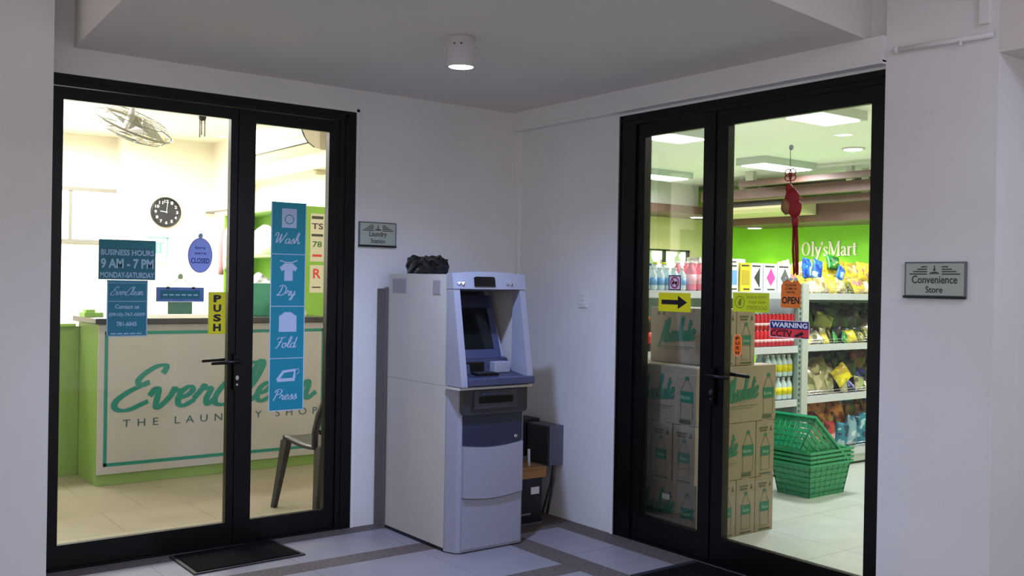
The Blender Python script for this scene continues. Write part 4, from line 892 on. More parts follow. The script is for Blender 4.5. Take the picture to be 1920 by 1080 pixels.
# snack bags ---------------------------------------------------------------
def bag_mesh(name, w, h, t, seed, m):
    rnd = random.Random(seed); nx, ny = 10, 12; vs = []; fs = []; a1, a2, a3 = [rnd.uniform(0, 6) for _ in range(3)]
    for s in (1, -1):
        for j in range(ny+1):
            v = j/ny*2-1
            for i in range(nx+1):
                u = i/nx*2-1
                th = t/2*max(0, (1-abs(v)**3.2))**.6*max(0, (1-abs(u)**2.6))**.55
                th *= 1+.12*math.sin(u*5+a1)*math.sin(v*4+a2)+.06*math.sin(u*13+v*9+a3)
                pinch = 1-.07*(1-abs(v)**4)
                vs.append((u*w/2*pinch, s*(th+.0006), (v+1)*h/2+.004*math.sin(u*8+a1)*(abs(v) > .95)))
    K = (nx+1)*(ny+1)
    for j in range(ny):
        for i in range(nx):
            a = j*(nx+1)+i; fs += [(a, a+1, a+nx+2, a+nx+1), (K+a, K+a+nx+1, K+a+nx+2, K+a+1)]
        for i in (0, nx): a = j*(nx+1)+i; fs.append((a, a+nx+1, K+a+nx+1, K+a))
    for j in (0, ny):
        for i in range(nx): a = j*(nx+1)+i; fs.append((a, K+a, K+a+1, a+1))
    mb = MB(); mb.add(vs, fs, 0, True); return mb
BM = {
 'yellow': print_mat('bag_yellow', (236, 220, 40), (200, 170, 60), (250, 244, 150), 14),
 'cream': print_mat('bag_cream', (226, 216, 160), (170, 150, 90), (240, 236, 214), 14),
 'blue': print_mat('bag_blue', (30, 110, 220), (20, 60, 170), (180, 214, 240), 12),
 'pink_yellow': print_mat('bag_pink', (240, 214, 60), (196, 140, 130), (236, 190, 180), 11),
 'green': print_mat('bag_green', (34, 150, 50), (16, 90, 40), (190, 226, 90), 13),
 'dark_green': print_mat('bag_dark_green', (34, 58, 36), (20, 30, 22), (70, 92, 50), 14),
 'dark_purple': print_mat('bag_dark_purple', (52, 44, 62), (26, 24, 32), (96, 84, 96), 14),
 'olive': print_mat('bag_olive', (120, 126, 56), (70, 70, 30), (190, 180, 110), 13),
 'silver': print_mat('bag_silver', (196, 190, 166), (130, 122, 100), (226, 222, 206), 8, .25, .5),
 'tan': print_mat('bag_tan', (170, 158, 124), (110, 96, 70), (206, 198, 172), 9, .3, .3),
 'maroon': print_mat('bag_maroon', (92, 44, 34), (50, 24, 22), (130, 84, 64), 12),
 'violet': print_mat('bag_violet', (64, 58, 170), (24, 24, 60), (216, 216, 236), 14),
 'orange': print_mat('bag_orange', (196, 120, 56), (130, 70, 34), (222, 176, 110), 14),
 'brown': print_mat('bag_brown', (130, 84, 50), (70, 44, 30), (180, 140, 90), 14),
 'teal': print_mat('bag_teal', (30, 130, 160), (16, 60, 90), (170, 210, 220), 12),
 'ice': print_mat('bag_ice', (140, 180, 204), (60, 110, 150), (210, 226, 232), 10),
 'red': print_mat('bag_red', (190, 40, 60), (110, 20, 36), (236, 170, 180), 11),
}
PROTO = {}
def bag(col, shape, loc, rot, shelf_word, sc=1.0):
    dims = {'tall': (.15, .21, .06), 'wide': (.20, .15, .07), 'small': (.11, .14, .045), 'big': (.21, .25, .09)}[shape]
    lab = f"{col.replace('_', ' and ').replace('dark and', 'dark')} snack bag in the pile on the {shelf_word}"; grp = f"{col.replace('_', ' ')} bags on the {shelf_word}"
    k = (col, shape)
    if k not in PROTO:
        o = obj('snack_bag', bag_mesh('b', *dims, len(shape)+len(PROTO), BM[col]), BM[col], local=True, at=loc); o.rotation_euler = rot; tag(o, lab, 'snack bag', grp); o.scale = (sc,)*3; PROTO[k] = o; return o
    o = PROTO[k].copy(); C.objects.link(o); o.location = loc; o.rotation_euler = rot; o.scale = (sc,)*3; o['label'] = lab; o['group'] = grp; return o
R = math.radians; rnd = random.Random(11)
def row(z, y, x0, x1, step, cols, shapes, word, lean=(-12, 12), dz=0, rz=18, sc=(.9, 1.05), roll=14):
    x = x0
    while x < x1:
        c = cols[rnd.randrange(len(cols))]; s = shapes[rnd.randrange(len(shapes))]
        bag(c, s, (x, y+rnd.uniform(-.01, .01), z+dz), (R(rnd.uniform(*lean)), R(rnd.uniform(-roll, roll)), R(rnd.uniform(-rz, rz))), word, rnd.uniform(*sc)); x += step*rnd.uniform(.9, 1.1)
# top shelf
row(1.335, -.04, 2.55, 3.95, .15, ['yellow', 'green', 'yellow', 'cream'], ['tall', 'big'], 'top shelf', dz=.02, sc=(.85, .98))
row(1.335, -.15, 2.5, 3.75, .13, ['yellow', 'cream', 'yellow', 'pink_yellow'], ['tall', 'wide'], 'top shelf', sc=(.85, .98))
row(1.335, -.285, 2.52, 3.6, .115, ['cream', 'yellow', 'cream', 'pink_yellow', 'olive'], ['wide', 'small'], 'top shelf', lean=(-38, -15), sc=(.65, .85))
row(1.41, -.22, 2.56, 3.6, .14, ['yellow', 'cream', 'pink_yellow', 'yellow'], ['wide', 'small'], 'top shelf', lean=(-60, -25), sc=(.65, .85), roll=35)
bag('blue', 'tall', (2.66, -.20, 1.44), (R(-8), R(8), R(5)), 'top shelf', .78); bag('blue', 'tall', (2.75, -.22, 1.44), (R(-8), R(16), R(-5)), 'top shelf', .75)
bag('blue', 'small', (3.0, -.25, 1.44), (R(-8), R(34), 0), 'top shelf', .85); bag('green', 'wide', (3.16, -.10, 1.52), (R(-20), R(8), 0), 'top shelf', .85); bag('pink_yellow', 'wide', (3.35, -.26, 1.44), (R(-14), R(4), 0), 'top shelf', 1.0)
# second shelf
row(.95, -.03, 2.56, 3.95, .16, ['dark_green', 'dark_purple', 'dark_green'], ['big'], 'second shelf', dz=.06, lean=(-3, 3), sc=(.92, 1.0))
row(.95, -.09, 2.52, 3.85, .13, ['dark_green', 'dark_purple', 'olive', 'dark_green'], ['tall', 'big'], 'second shelf', dz=.05, lean=(-5, 5), sc=(.95, 1.0))
row(.95, -.18, 2.50, 3.75, .125, ['dark_purple', 'dark_green', 'dark_green', 'olive'], ['wide', 'tall'], 'second shelf', lean=(-12, 4), dz=.08, sc=(.85, 1.0), roll=30)
row(.95, -.25, 2.53, 3.6, .12, ['olive', 'dark_green', 'silver', 'dark_purple'], ['wide', 'small'], 'second shelf', lean=(-20, 0), sc=(.75, .95), roll=25)
row(.95, -.32, 2.55, 3.55, .105, ['green', 'yellow', 'silver', 'green', 'olive'], ['small', 'wide'], 'second shelf', lean=(-40, -15), sc=(.6, .78), roll=35)
# third shelf
row(.56, -.03, 2.56, 3.95, .16, ['maroon', 'dark_purple', 'dark_green', 'maroon'], ['big'], 'third shelf', dz=.06, lean=(-3, 3), sc=(.92, 1.0))
row(.56, -.11, 2.86, 3.85, .13, ['dark_purple', 'maroon', 'brown', 'dark_green'], ['tall', 'big'], 'third shelf', dz=.04)
for x, y, z, a, b in ((2.57, -.28, 0, 4, -14), (2.70, -.30, 0, -6, -16), (2.85, -.25, 0, 18, -10), (2.58, -.20, .16, 60, -6), (2.74, -.24, .17, 66, -10), (2.54, -.15, .03, 0, 0), (2.70, -.15, .05, 8, 0), (2.66, -.27, .14, 50, -16), (2.86, -.14, .05, -8, 0), (2.62, -.07, .08, 0, 0)):
    bag('silver' if rnd.random() < .5 else 'tan', 'wide' if a > 40 else 'big', (x, y, .56+z), (R(b), R(a), R(rnd.uniform(-20, 20))), 'third shelf', .85 if a > 40 else .88)
row(.56, -.20, 3.0, 3.7, .12, ['dark_purple', 'violet', 'maroon', 'dark_green'], ['wide', 'tall'], 'third shelf', lean=(-12, 0), sc=(.8, 1.0), dz=.03, roll=30)
row(.56, -.30, 3.02, 3.6, .11, ['violet', 'silver', 'dark_purple', 'violet', 'olive'], ['small', 'wide'], 'third shelf', lean=(-40, -10), sc=(.65, .9), roll=30)
bag('yellow', 'wide', (3.02, -.32, .64), (R(-20), R(-28), 0), 'third shelf', .95)
# bottom shelf
row(.13, -.03, 2.56, 3.9, .15, ['brown', 'orange', 'teal'], ['big'], 'bottom shelf', dz=.12, lean=(-4, 4))
row(.13, -.10, 2.54, 3.8, .125, ['orange', 'brown', 'orange'], ['tall', 'big'], 'bottom shelf', dz=.10)
row(.13, -.19, 2.54, 3.8, .12, ['orange', 'brown', 'maroon', 'orange'], ['wide', 'tall'], 'bottom shelf', dz=.12, roll=30)
row(.13, -.28, 2.55, 3.65, .15, ['ice', 'teal', 'ice', 'red'], ['tall', 'big'], 'bottom shelf', lean=(-8, 4), sc=(.85, 1.0))

# drinks and boxes on the left run ------------------------------------------
def bottle(label, cat, group, body, cap_m, lab_m, r=.03, h=.2, first={}):
    key = (body.name, cap_m.name, lab_m.name, r, h)
    if key in first: return first[key], True
    t_ = thing('bottle', label, cat, (0, 0, 0), group)
    mb = MB(); mb.lathe([(r*.85, 0), (r, .01), (r, h*.62), (r*.85, h*.72), (r*.4, h*.88), (r*.38, h*.93)], seg=14); obj('bottle_body', mb, body, t_, local=True)
    mb = MB(); mb.lathe([(r*1.02, h*.22), (r*1.02, h*.55)], seg=14); obj('bottle_label', mb, lab_m, t_, local=True)
    mb = MB(); mb.lathe([(r*.46, h*.92), (r*.46, h)], seg=12); obj('cap', mb, cap_m, t_, local=True)
    first[key] = t_; return t_, False
def bottles(pos, label, group, body, cap_m, lab_m, r, h, cat='bottle'):
    for p in pos:
        b, made = bottle(label, cat, group, body, cap_m, lab_m, r, h)
        if made: dup(b, p, label=label, group=group)
        else: b.location = p
clear = mat('bottle_clear', (205, 226, 232), .2); cola = mat('bottle_cola', (40, 18, 16), .2); redm = mat('red_plastic', (206, 44, 40), .35); bluem = mat('blue_plastic', (40, 96, 190), .35); orm = mat('orange_cap', (232, 110, 50), .4); pinkm = mat('pink_liquid', (240, 140, 160), .3); yelm = mat('yellow_label', (226, 216, 30), .4); lbl = mat('pale_blue_label', (120, 176, 226), .4); tealm = mat('teal_label', (30, 90, 100), .4)
bottles([(.84+i*.075, y, .945) for i in range(2) for y in (-.31, -.23)]+[(.99+i*.075, -.31, .945) for i in range(2)], 'dark cola bottle with an orange cap on the second shelf at the far left', 'cola bottles on the second left shelf', cola, orm, redm, .031, .22)
bottles([(1.14+i*.075, y, .945) for i in range(4) for y in (-.31, -.23)], 'dark bottle with a teal label on the second shelf', 'teal-label bottles on the second left shelf', cola, orm, tealm, .031, .22)
bottles([(.82+i*.068, y, 1.34) for i in range(6) for y in (-.30, -.22)], 'small clear bottle with a pale blue label on the top left shelf', 'pale blue bottles on the top left shelf', clear, white_m, lbl, .028, .15)
bottles([(.85+i*.07, -.10, 1.34) for i in range(4)], 'taller clear bottle with a blue cap at the back of the top left shelf', 'blue-capped bottles on the top left shelf', clear, bluem, lbl, .03, .18)
bottles([(1.26+i*.085, y, 1.34) for i in range(3) for y in (-.29, -.17)], 'tall bottle of pink liquid on the top left shelf', 'pink bottles on the top left shelf', pinkm, mat('white_cap', (245, 245, 245), .4), mat('pale_pink_label', (250, 196, 206), .4), .036, .20)
bottles([(1.08+i*.08, -.13, 1.34) for i in range(2)], 'yellow-labelled clear bottle behind the no-entry sticker', 'yellow-labelled bottles on the top left shelf', clear, yelm, yelm, .034, .19)
bottles([(2.06+i*.062, y, z) for i in range(5) for y in (-.31, -.24) for z in (.552, .72)], 'small water bottle with a yellow label on the third shelf', 'yellow-label water bottles', clear, white_m, yelm, .028, .16)
bottles([(.84+i*.11, -.28, .55) for i in range(3)], 'large blue water jug on the third shelf at the far left', 'blue water jugs', mat('jug_blue', (90, 150, 210), .25), bluem, lbl, .05, .32, 'jug')
bottles([(2.03+i*.085, -.29, .13) for i in range(4)], 'dark blue bottle on the bottom shelf behind the baskets', 'dark blue bottles on the bottom left shelf', mat('navy_bottle', (26, 44, 110), .3), bluem, bluem, .036, .30)
# red and white cans
cans_lab = 'red and white tall can in the two-tier row on the second left shelf'
canm = mat('can_red', (196, 34, 50), .3); canw = mat('can_pale', (236, 196, 200), .3)
can0 = None
for i in range(12):
    for k in range(2):
        for yy in (-.32, -.25):
            p = (1.83+i*.0445, yy, .946+k*.118)
            if p[0] > 2.32: continue
            if can0 is None:
                can0 = thing('drink_can', cans_lab, 'can', p, 'red and white cans')
                mb = MB(); mb.lathe([(.016, 0), (.020, .006), (.020, .106), (.015, .114)], seg=12); obj('can_body', mb, canm, can0, local=True)
                mb = MB(); mb.lathe([(.0204, .03), (.0204, .05)], seg=12); obj('can_stripe', mb, canw, can0, local=True)
                mb = MB(); mb.lathe([(.0155, .114), (.0155, .1165)], seg=12); obj('can_lid', mb, chrome, can0, local=True)
            else: dup(can0, p)
# boxes on the top left shelf
def carton_small(x, y, w, d, h, m, dm, label, shape='diamond', z=1.336):
    t_ = thing('product_box', label, 'box', (x+w/2, y, z)); mb = MB(); mb.box((x, y, z), (x+w, y+d, z+h), bev=.002); obj('carton', mb, m, t_)
    fr = Frame((x, y, z), (1, 0, 0)); fr.N = Vector((0, -1, 0)); mb = MB(); cx = w*.55
    if shape == 'diamond': fr.poly(mb, [(cx-w*.32, h*.5), (cx, h*.22), (cx+w*.32, h*.5), (cx, h*.85)], 0, .0012)
    elif shape == 'tri': fr.poly(mb, [(cx-w*.28, h*.5), (cx+w*.2, h*.15), (cx+w*.2, h*.85)], 0, .0012)
    else: fr.rect(mb, w*.12, h*.25, w*.85, h*.75, 0, .0012)
    obj('print', mb, dm, t_)
    mb = MB(); fr.rect(mb, w*.1, h*.88, w*.8, h*.93, 0, .0012); fr.rect(mb, w*.3, h*.07, w*.85, h*.12, 0, .0012); obj('small_print', mb, dk, t_)
bw = mat('box_white', (226, 232, 238), .4)
carton_small(1.60, -.33, .10, .2, .20, bw, lbl, 'white box with a pale blue print, leftmost on the top shelf in the right leaf', 'rect')
carton_small(1.71, -.34, .115, .2, .205, mat('box_yellow', (232, 214, 60), .4), mat('box_gold', (196, 176, 60), .4), 'yellow box between white boxes on the top left shelf', 'rect')
carton_small(1.835, -.33, .13, .2, .205, bw, mat('dark_olive', (60, 66, 56), .4), 'white box with a dark triangle on the top left shelf', 'tri')
carton_small(1.975, -.33, .15, .2, .205, bw, mat('pink_diamond', (226, 80, 170), .4), 'white box with a magenta diamond on the top left shelf', 'diamond')
carton_small(2.135, -.33, .15, .2, .205, bw, mat('grey_spots', (100, 104, 100), .4), 'white box with grey print beside the orange open tag', 'diamond')
carton_small(1.55, -.10, .5, .12, .24, mat('tray_black_white', (150, 156, 150), .4, rgb2=(240, 240, 236), nscale=20), dk, 'long grey and white pack behind the boxes on the top left shelf', 'rect')

# ------------------------------------------------------------------ water cartons
card = mat('carton_kraft', (150, 136, 116), .8, noise=.10, nscale=4); cardd = mat('carton_tape', (150, 128, 100), .6)
gp = mat('carton_green_print', (30, 108, 80), .7); gd = mat('carton_dark_print', (72, 84, 62), .7)
CW, CL, CH = .160, .50, .312
def bottle_print(fr, mbs, u, w, h):
    """outline bottle with a green label centred on u"""
    a, b = mbs
    fr.line(b, [(u-w*.5, h*.12), (u-w*.5, h*.62), (u-w*.12, h*.82), (u+w*.12, h*.82), (u+w*.5, h*.62), (u+w*.5, h*.12), (u-w*.5, h*.12)], .003, .0012)
    fr.rect(a, u-w*.55, h*.42, u+w*.55, h*.62, .001, .0022); fr.poly(a, [(u-w*.2, h*.83), (u+w*.2, h*.83), (u+w*.12, h*.89), (u-w*.12, h*.89)], .001, .002)
def water_carton(x0, y0, z0, lx, ly, label):
    t_ = thing('water_carton', label, 'carton', (x0+lx/2, y0+ly/2, z0)); g = .002
    mb = MB(); mb.box((x0+g, y0+g, z0), (x0+lx-g, y0+ly-g, z0+CH-.002), bev=.003); obj('box', mb, card, t_)
    mb = MB()
    if lx > ly: mb.box((x0+g, y0+ly/2-.025, z0+CH-.002), (x0+lx-g, y0+ly/2+.025, z0+CH-.001))
    else: mb.box((x0+lx/2-.025, y0+g, z0+CH-.002), (x0+lx/2+.025, y0+ly-g, z0+CH-.001))
    obj('tape', mb, mat('tape_white', (214, 212, 204), .3), t_)
    a, b = MB(), MB(); wt = MB()
    faces = [(Frame((x0+g, y0+g, z0), (1, 0, 0)), lx, Vector((0, -1, 0))), (Frame((x0+g, y0+ly-g, z0), (0, -1, 0)), ly, Vector((-1, 0, 0)))]
    for fr, L, N in faces:
        fr.N = N
        if L > .3:
            script(fr, a, 'Absolute', L*.13, CH*.34, L*.68, .060, .013, .15, rise=.12, n=.0014)
            bottle_print(fr, (a, b), L*.86, L*.17, CH*.95)
            fr.line(b, [(L*.10, CH*.28), (L*.66, CH*.30)], .003, .0014); fr.line(b, [(L*.16, CH*.24), (L*.6, CH*.26)], .002, .0014)
            fr.rect(b, L*.76, CH*.03, L*.92, CH*.10, .001, .0015)
            for k in range(2): fr.poly(b, [(L*(.1+.08*k), CH*.86), (L*(.14+.08*k), CH*.86), (L*(.12+.08*k), CH*.93)], .001, .0015)
        else:
            bottle_print(fr, (a, b), L*.5, L*.46, CH*.86)
            fr.rect(b, L*.16, CH*.85, L*.62, CH*.88, .001, .0015); fr.rect(b, L*.2, CH*.80, L*.56, CH*.83, .001, .0015); fr.poly(b, [(L*.72, CH*.80), (L*.86, CH*.80), (L*.79, CH*.9)], .001, .0015)
            fr.rect(b, L*.2, CH*.03, L*.8, CH*.06, .001, .0015)
        text(fr, wt, 'Absolute', (L*.84-L*.07) if L > .3 else L*.33, CH*.95*.48 if L > .3 else CH*.86*.48, (L*.84+L*.07) if L > .3 else L*.67, CH*.95*.55 if L > .3 else CH*.86*.55, n=.0032, bold=0)
    obj('green_print', a, gp, t_); obj('dark_print', b, gd, t_); obj('white_print', wt, mat('pale_green_print', (150, 190, 160), .6), t_)
    return t_
XE = .845; YF0 = -1.325
for i, w in enumerate(('rightmost', 'second from the right', 'third from the right')):
    water_carton(XE-CW*(i+1), YF0, 0, CW, CL, f'narrow kraft water carton standing in the bottom row of the stack, {w}')
XB = XE-CW*3-CW
water_carton(XB, YF0, 0, CW, CL, 'long-side kraft water carton with a white paper label, bottom row behind the left leaf')
water_carton(XB, YF0+CL+.004, 0, CW, CL, 'kraft water carton in the bottom row, farthest behind the left leaf')
z = CH
water_carton(XE-CW, YF0, z, CW, CL, 'narrow-end kraft water carton at the right of the middle row')
for k, w in enumerate(('at the front', 'second behind the left leaf', 'third behind the left leaf', 'fourth behind the left leaf', 'farthest behind the left leaf')):
    water_carton(XE-CW-CL, YF0+k*.168, z, CL, CW, f'kraft water carton in the middle row, {w}')
z = 2*CH
water_carton(XE-CL+.008, YF0, z, CL, CW, 'long-side kraft water carton at the front of the third row, just under the top pair')
water_carton(XE-CL-CW+.004, YF0, z, CW, CL, 'long-side kraft water carton of the third row facing the left leaf')
water_carton(XE-CL-CW+.004, YF0+CL+.004, z, CW, CL, 'kraft water carton of the third row, farthest behind the left leaf')
for k in (0, 1): water_carton(XE-CL+.008+k*(CW+.004), YF0+CW+.004, z, CW, CL, ('kraft water carton hidden in the middle of the third row', 'kraft water carton hidden at the right of the third row')[k])
z = 3*CH
water_carton(.36, -1.31, z, CW, CL, 'topmost kraft water carton of the stack, on the left of the pair')
water_carton(.36+CW, -1.31, z, CW, CL, 'topmost kraft water carton of the stack, on the right of the pair')
lbf = Frame((XB, -1.20, .0), (0, -1, 0)); lbf.N = Vector((-1, 0, 0))
mb = MB(); lbf.rect(mb, -.12, .205, -.065, .235, .0035, .006); tag(obj('paper_label', mb, wprint), 'small white paper label stuck on the lowest left carton', 'label')

# ------------------------------------------------------------------ baskets
bgm = mat('basket_green', (18, 140, 88), .35); hdl = mat('basket_handle', (30, 150, 100), .3)
def basket_mesh(H=.22, sol=.0):
    """open tapered basket with slotted walls, local, base at z 0; returns body, rim"""
    bx, by, tx, ty = .185, .125, .225, .155; b = MB(); rows = 6
    def ringp(t): return bx+(tx-bx)*t, by+(ty-by)*t
    def band(t0, t1, th=.004):
        X0, Y0 = ringp(t0); X1, Y1 = ringp(t1); z0, z1 = H*t0, H*t1
        o_ = [(-1, -1), (1, -1), (1, 1), (-1, 1)]
        vs = [(s*X0, q*Y0, z0) for s, q in o_]+[(s*X1, q*Y1, z1) for s, q in o_]+[(s*(X0-th), q*(Y0-th), z0) for s, q in o_]+[(s*(X1-th), q*(Y1-th), z1) for s, q in o_]
        fs = []
        for i in range(4):
            j = (i+1) % 4; fs += [(i, j, 4+j, 4+i), (8+i, 12+i, 12+j, 8+j), (4+i, 4+j, 12+j, 12+i), (i, 8+i, 8+j, j)]
        b.add(vs, fs)
    for r_ in range(rows): band(r_/rows, (r_+.72)/rows)
    band(.93, 1.0)
    n = 7
    for s in (-1, 1):
        for i in range(n+1):
            q = -1+2*i/n; X0, Y0 = ringp(0); X1, Y1 = ringp(1)
            for P0, P1 in (((q*X0, s*Y0, 0), (q*X1, s*Y1, H)), ((s*X0, q*Y0, 0), (s*X1, q*Y1, H))):
                b.tube([Vector(P0)*.985, Vector((P1[0]*.985, P1[1]*.985, P1[2]))], .005, 0, 5)
    b.box((-bx, -by, 0), (bx, by, .006))
    r = MB(); o_ = [(-1, -1), (1, -1), (1, 1), (-1, 1)]
    vs = []
    for dx, z_ in ((0, H-.012), (.016, H-.012), (.016, H+.004), (0, H+.004)): vs += [(s*(tx+dx-.002), q*(ty+dx-.002), z_) for s, q in o_]
    fs = []
    for k in range(4):
        for i in range(4): j = (i+1) % 4; kk = (k+1) % 4; fs.append((k*4+i, k*4+j, kk*4+j, kk*4+i))
    r.add(vs, fs)
    return b, r
bb, br_ = basket_mesh()
def mk_basket(loc, rot, label):
    t_ = thing('shopping_basket', label, 'basket', loc, 'green shopping baskets'); t_.rotation_euler = rot
    obj('basket_body', bb, bgm, t_, local=True); obj('rim', br_, hdl, t_, local=True)
    for s in (-1, 1):
        h = MB(); h.tube([(-.10, s*.168, .212), (-.10, s*.178, .10), (.10, s*.178, .10), (.10, s*.168, .212)][:0] or [(-.15, s*.166, .228), (-.13, s*.12, .236), (.13, s*.12, .236), (.15, s*.166, .228)], .006, 0, 6); obj('handle', h, hdl, t_, local=True)
    return t_
bk = mk_basket((1.885, -.824, 0), (0, 0, 0), 'lowest green shopping basket of the stack on the store floor')
for k, lab in ((1, 'second green shopping basket up in the stack'), (2, 'third green shopping basket up in the stack'), (3, 'fourth green shopping basket up in the stack, its rim uppermost')): dup(bk, (1.885, -.824, k*.028), label=lab)
dup(bk, (1.743, -.824, .216), (0, R(40), 0), 'tilted green shopping basket lying on top of the stack')

# ------------------------------------------------------------------ stickers on the store door
FGB = Frame((.034, 0, 0), (0, -1, 0)); FGB.N = Vector((-1, 0, 0))
board(FGB, 'arrow_sticker', 'yellow sticker with a black right arrow on the left store leaf', 'sticker', 1.190, 1.235, 1.415, 1.333, yel, [
 ('arrow', bprint, lambda mb: FGB.poly(mb, [(1.212, 1.272), (1.328, 1.272), (1.328, 1.250), (1.392, 1.284), (1.328, 1.318), (1.328, 1.296), (1.212, 1.296)], .0012, .002))])
ns = board(FGB, 'prohibition_sticker', 'small square prohibition sticker above the arrow on the left store leaf', 'sticker', 1.260, 1.346, 1.346, 1.424, mat('sticker_white', (228, 206, 222), .4), [], border=(.006, mat('sticker_maroon', (70, 40, 70), .4)))
mb = MB(); FGB.ring(mb, 1.303, 1.386, .027, .007, .002); FGB.line(mb, [(1.284, 1.405), (1.322, 1.367)], .006, .0022); obj('prohibition_ring', mb, mat('ring_red', (150, 30, 60), .4), ns)
mb = MB(); FGB.poly(mb, [(1.283, 1.383), (1.292, 1.395), (1.300, 1.388), (1.316, 1.395), (1.322, 1.388), (1.318, 1.372), (1.31, 1.380), (1.296, 1.380), (1.291, 1.37)], .0012, .0016); obj('animal_silhouette', mb, bprint, ns)
yg = mat('lime_sticker', (206, 220, 20), .4); ygp = mat('lime_print', (120, 140, 16), .4)
ys_ = board(FGB, 'lime_notice', 'lime yellow notice seen from its back with a round symbol on the right store leaf', 'sticker', 1.690, 1.250, 1.908, 1.342, yg, [
 ('symbol', ygp, lambda mb: (FGB.ring(mb, 1.733, 1.296, .028, .004, .002), FGB.disc(mb, 1.733, 1.292, .010, .014, .0012, .002), FGB.disc(mb, 1.738, 1.308, .006, .006, .0012, .002))),
 ('lettering', ygp, lambda mb: (text(FGB, mb, 'THIS AISLE', 1.775, 1.315, 1.893, 1.328, bold=.0, mirror=True), text(FGB, mb, 'MAY NOT', 1.785, 1.290, 1.885, 1.304, bold=.0, mirror=True), text(FGB, mb, 'GOODIES', 1.775, 1.262, 1.897, 1.280, bold=.0, mirror=True)))])
ot = thing('open_tag', 'orange OPEN tag hanging on the right store leaf', 'sign', FGB.P(2.03, 1.275, 0))
mb = MB(); FGB.poly(mb, [(1.976, 1.277), (2.083, 1.277), (2.086, 1.38), (2.070, 1.402), (2.050, 1.408), (2.035, 1.395), (2.015, 1.408), (1.992, 1.400), (1.976, 1.38)], .0008, .003); obj('card', mb, mat('orange_card', (240, 124, 30), .45), ot)
mb = MB(); text(FGB, mb, 'OPEN', 1.982, 1.295, 2.078, 1.328, n=.0036, bold=.03)
text(FGB, mb, 'PLEASE', 2.0, 1.376, 2.06, 1.387, n=.0036, bold=.01); text(FGB, mb, 'COME IN', 1.998, 1.360, 2.062, 1.371, n=.0036, bold=.01); text(FGB, mb, "WE'RE", 2.005, 1.343, 2.055, 1.354, n=.0036, bold=.01); obj('lettering', mb, bprint, ot)
mb = MB()
for u in (2.0, 2.032, 2.06): FGB.disc(mb, u, 1.408, .009, .009, .003, .009)
obj('hook_bow', mb, mat('hook_white', (206, 210, 204), .4), ot)
wn = board(FGB, 'cctv_sticker', 'red and blue WARNING CCTV sticker on the right store leaf', 'sticker', 1.914, 1.137, 2.134, 1.218, mat('warn_red', (240, 56, 70), .4), [
 ('header', mat('warn_blue', (20, 40, 110), .4), lambda mb: FGB.rect(mb, 1.918, 1.180, 2.130, 1.214, .0012, .0018)),
 ('header_lettering', wprint, lambda mb: text(FGB, mb, 'WARNING', 1.925, 1.185, 2.124, 1.209, n=.0024, bold=.035)),
 ('lettering', mat('warn_black', (40, 8, 14), .4), lambda mb: (text(FGB, mb, 'CCTV', 1.920, 1.142, 2.040, 1.172, n=.0024, bold=.02), FGB.rect(mb, 1.93, 1.174, 2.02, 1.177, .0012, .0018))),
 ('camera_icon', mat('warn_black', (40, 8, 14), .4), lambda mb: (FGB.poly(mb, [(2.052, 1.150), (2.095, 1.170), (2.105, 1.158), (2.062, 1.142)], .0018, .0026), FGB.line(mb, [(2.085, 1.156), (2.098, 1.143), (2.125, 1.143)], .004, .0028)))], border=(.003, wprint))
pt = thing('push_sticker', 'small orange oval PUSH sticker on the right store leaf beside the handle', 'sticker', FGB.P(1.724, 1.03, 0))
mb = MB(); pts = [(1.724+.028*math.cos(a), 1.114+.028*math.sin(a)) for a in [i*math.pi/10 for i in range(11)]]+[(1.724+.028*math.cos(a), 1.060+.028*math.sin(a)) for a in [math.pi+i*math.pi/10 for i in range(11)]]
FGB.poly(mb, pts, .0006, .0016); obj('sheet', mb, mat('orange_sticker', (240, 110, 20), .4), pt)
mb = MB(); FGB.line(mb, [(1.724+(p[0]-1.724)*.86, 1.087+(p[1]-1.087)*.95) for p in pts], .002, .002, closed=True); obj('outline', mb, mat('pale_orange', (250, 210, 150), .4), pt)
mb = MB(); [text(FGB, mb, c, 1.713, 1.112-i*.023, 1.735, 1.127-i*.023, n=.0024, bold=.03) for i, c in enumerate('PUSH')]; obj('lettering', mb, bprint, pt)
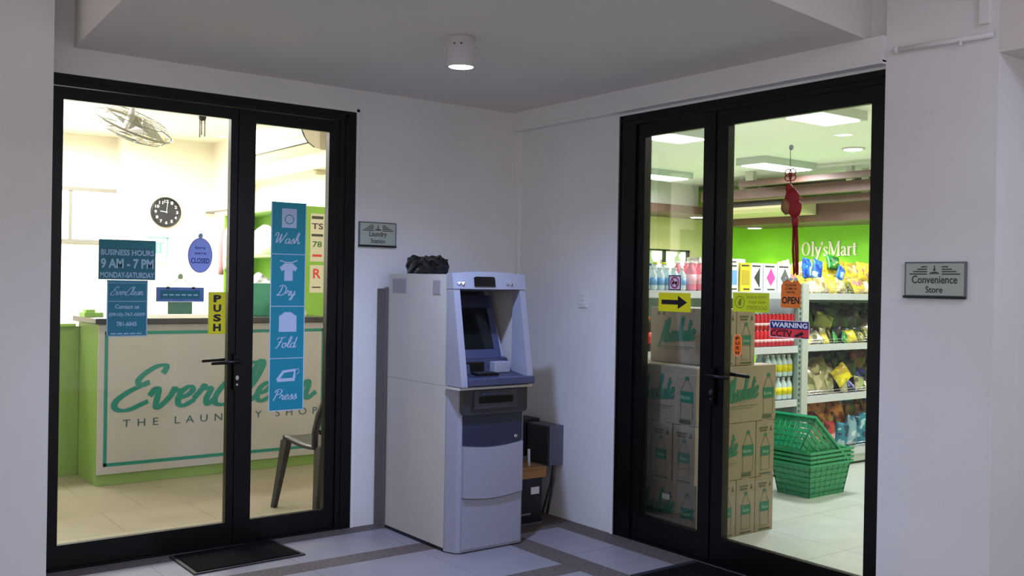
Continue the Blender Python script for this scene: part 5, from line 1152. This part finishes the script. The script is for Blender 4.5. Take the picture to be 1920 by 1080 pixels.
# lucky charm
lc = thing('lucky_charm', 'red knotted lucky charm with gold coin and tassel on the right store leaf', 'ornament', FGB.P(2.05, 1.42, 0)); rd = mat('charm_red', (146, 14, 18), .6); gold = mat('charm_gold', (150, 110, 66), .4, .3)
cu = 2.035; q_ = .012
mb = MB(); FGB.disc(mb, 2.020, 2.015, .010, .012, .0005, .010); obj('suction_hook', mb, mat('hook_clear', (206, 214, 210), .2), lc)
mb = MB(); mb.tube([FGB.P(2.020, 2.01, q_), FGB.P(2.022, 1.91, q_)], .0015); obj('cord', mb, mat('cord_red_dark', (90, 60, 60), .6), lc)
mb = MB()
for a in range(4):
    an = R(a*90+45); pts = [FGB.P(2.023+.022*(math.cos(an)+math.cos(an+t))*.8, 1.888+.020*(math.sin(an)+math.sin(an+t))*.8, q_) for t in [i*math.pi/6 for i in range(12)]]; mb.tube(pts, .0025, 0, 6, closed=True)
mb.lathe([(.004, -.01), (.012, 0), (.004, .01)], tuple(FGB.P(2.023, 1.888, q_)), 10, axis='x')
mb.tube([FGB.P(2.023, 1.875, q_), FGB.P(2.027, 1.83, q_)], .003); obj('knot', mb, rd, lc)
for (u, v, ru, rv, m, nm) in ((2.045, 1.775, .040, .050, rd, 'gourd'), (2.058, 1.735, .038, .045, rd, 'gourd'), (2.020, 1.742, .030, .038, gold, 'gold_coin'), (2.028, 1.825, .016, .022, rd, 'gourd_neck')):
    mb = MB(); bmx = bmesh.new(); bmesh.ops.create_uvsphere(bmx, u_segments=16, v_segments=10, radius=1)
    for v_ in bmx.verts:
        p = v_.co.copy(); k = 1+.08*math.sin(p.y*9)*math.sin(p.z*9); off = .030 if m is gold else .025; v_.co = FGB.P(u+p.y*ru*k, v+p.z*rv*k, off+p.x*.02)
    mb.bm(bmx, 0, True); obj(nm, mb, m, lc)
mb = MB(); rt_ = random.Random(3)
mb.lathe([(.012, 0), (.016, -.02), (.014, -.05)], tuple(FGB.P(2.060, 1.70, .02)), 12)
for i in range(26):
    a = rt_.uniform(-.016, .016); b_ = rt_.uniform(-.006, .006); mb.tube([FGB.P(2.060+a*.6, 1.66, .02+b_), FGB.P(2.065+a, 1.54, .02+b_), FGB.P(2.070+a*.7, 1.425+rt_.uniform(0, .02), .02+b_)], .0022, 0, 4)
obj('tassel', mb, rd, lc)
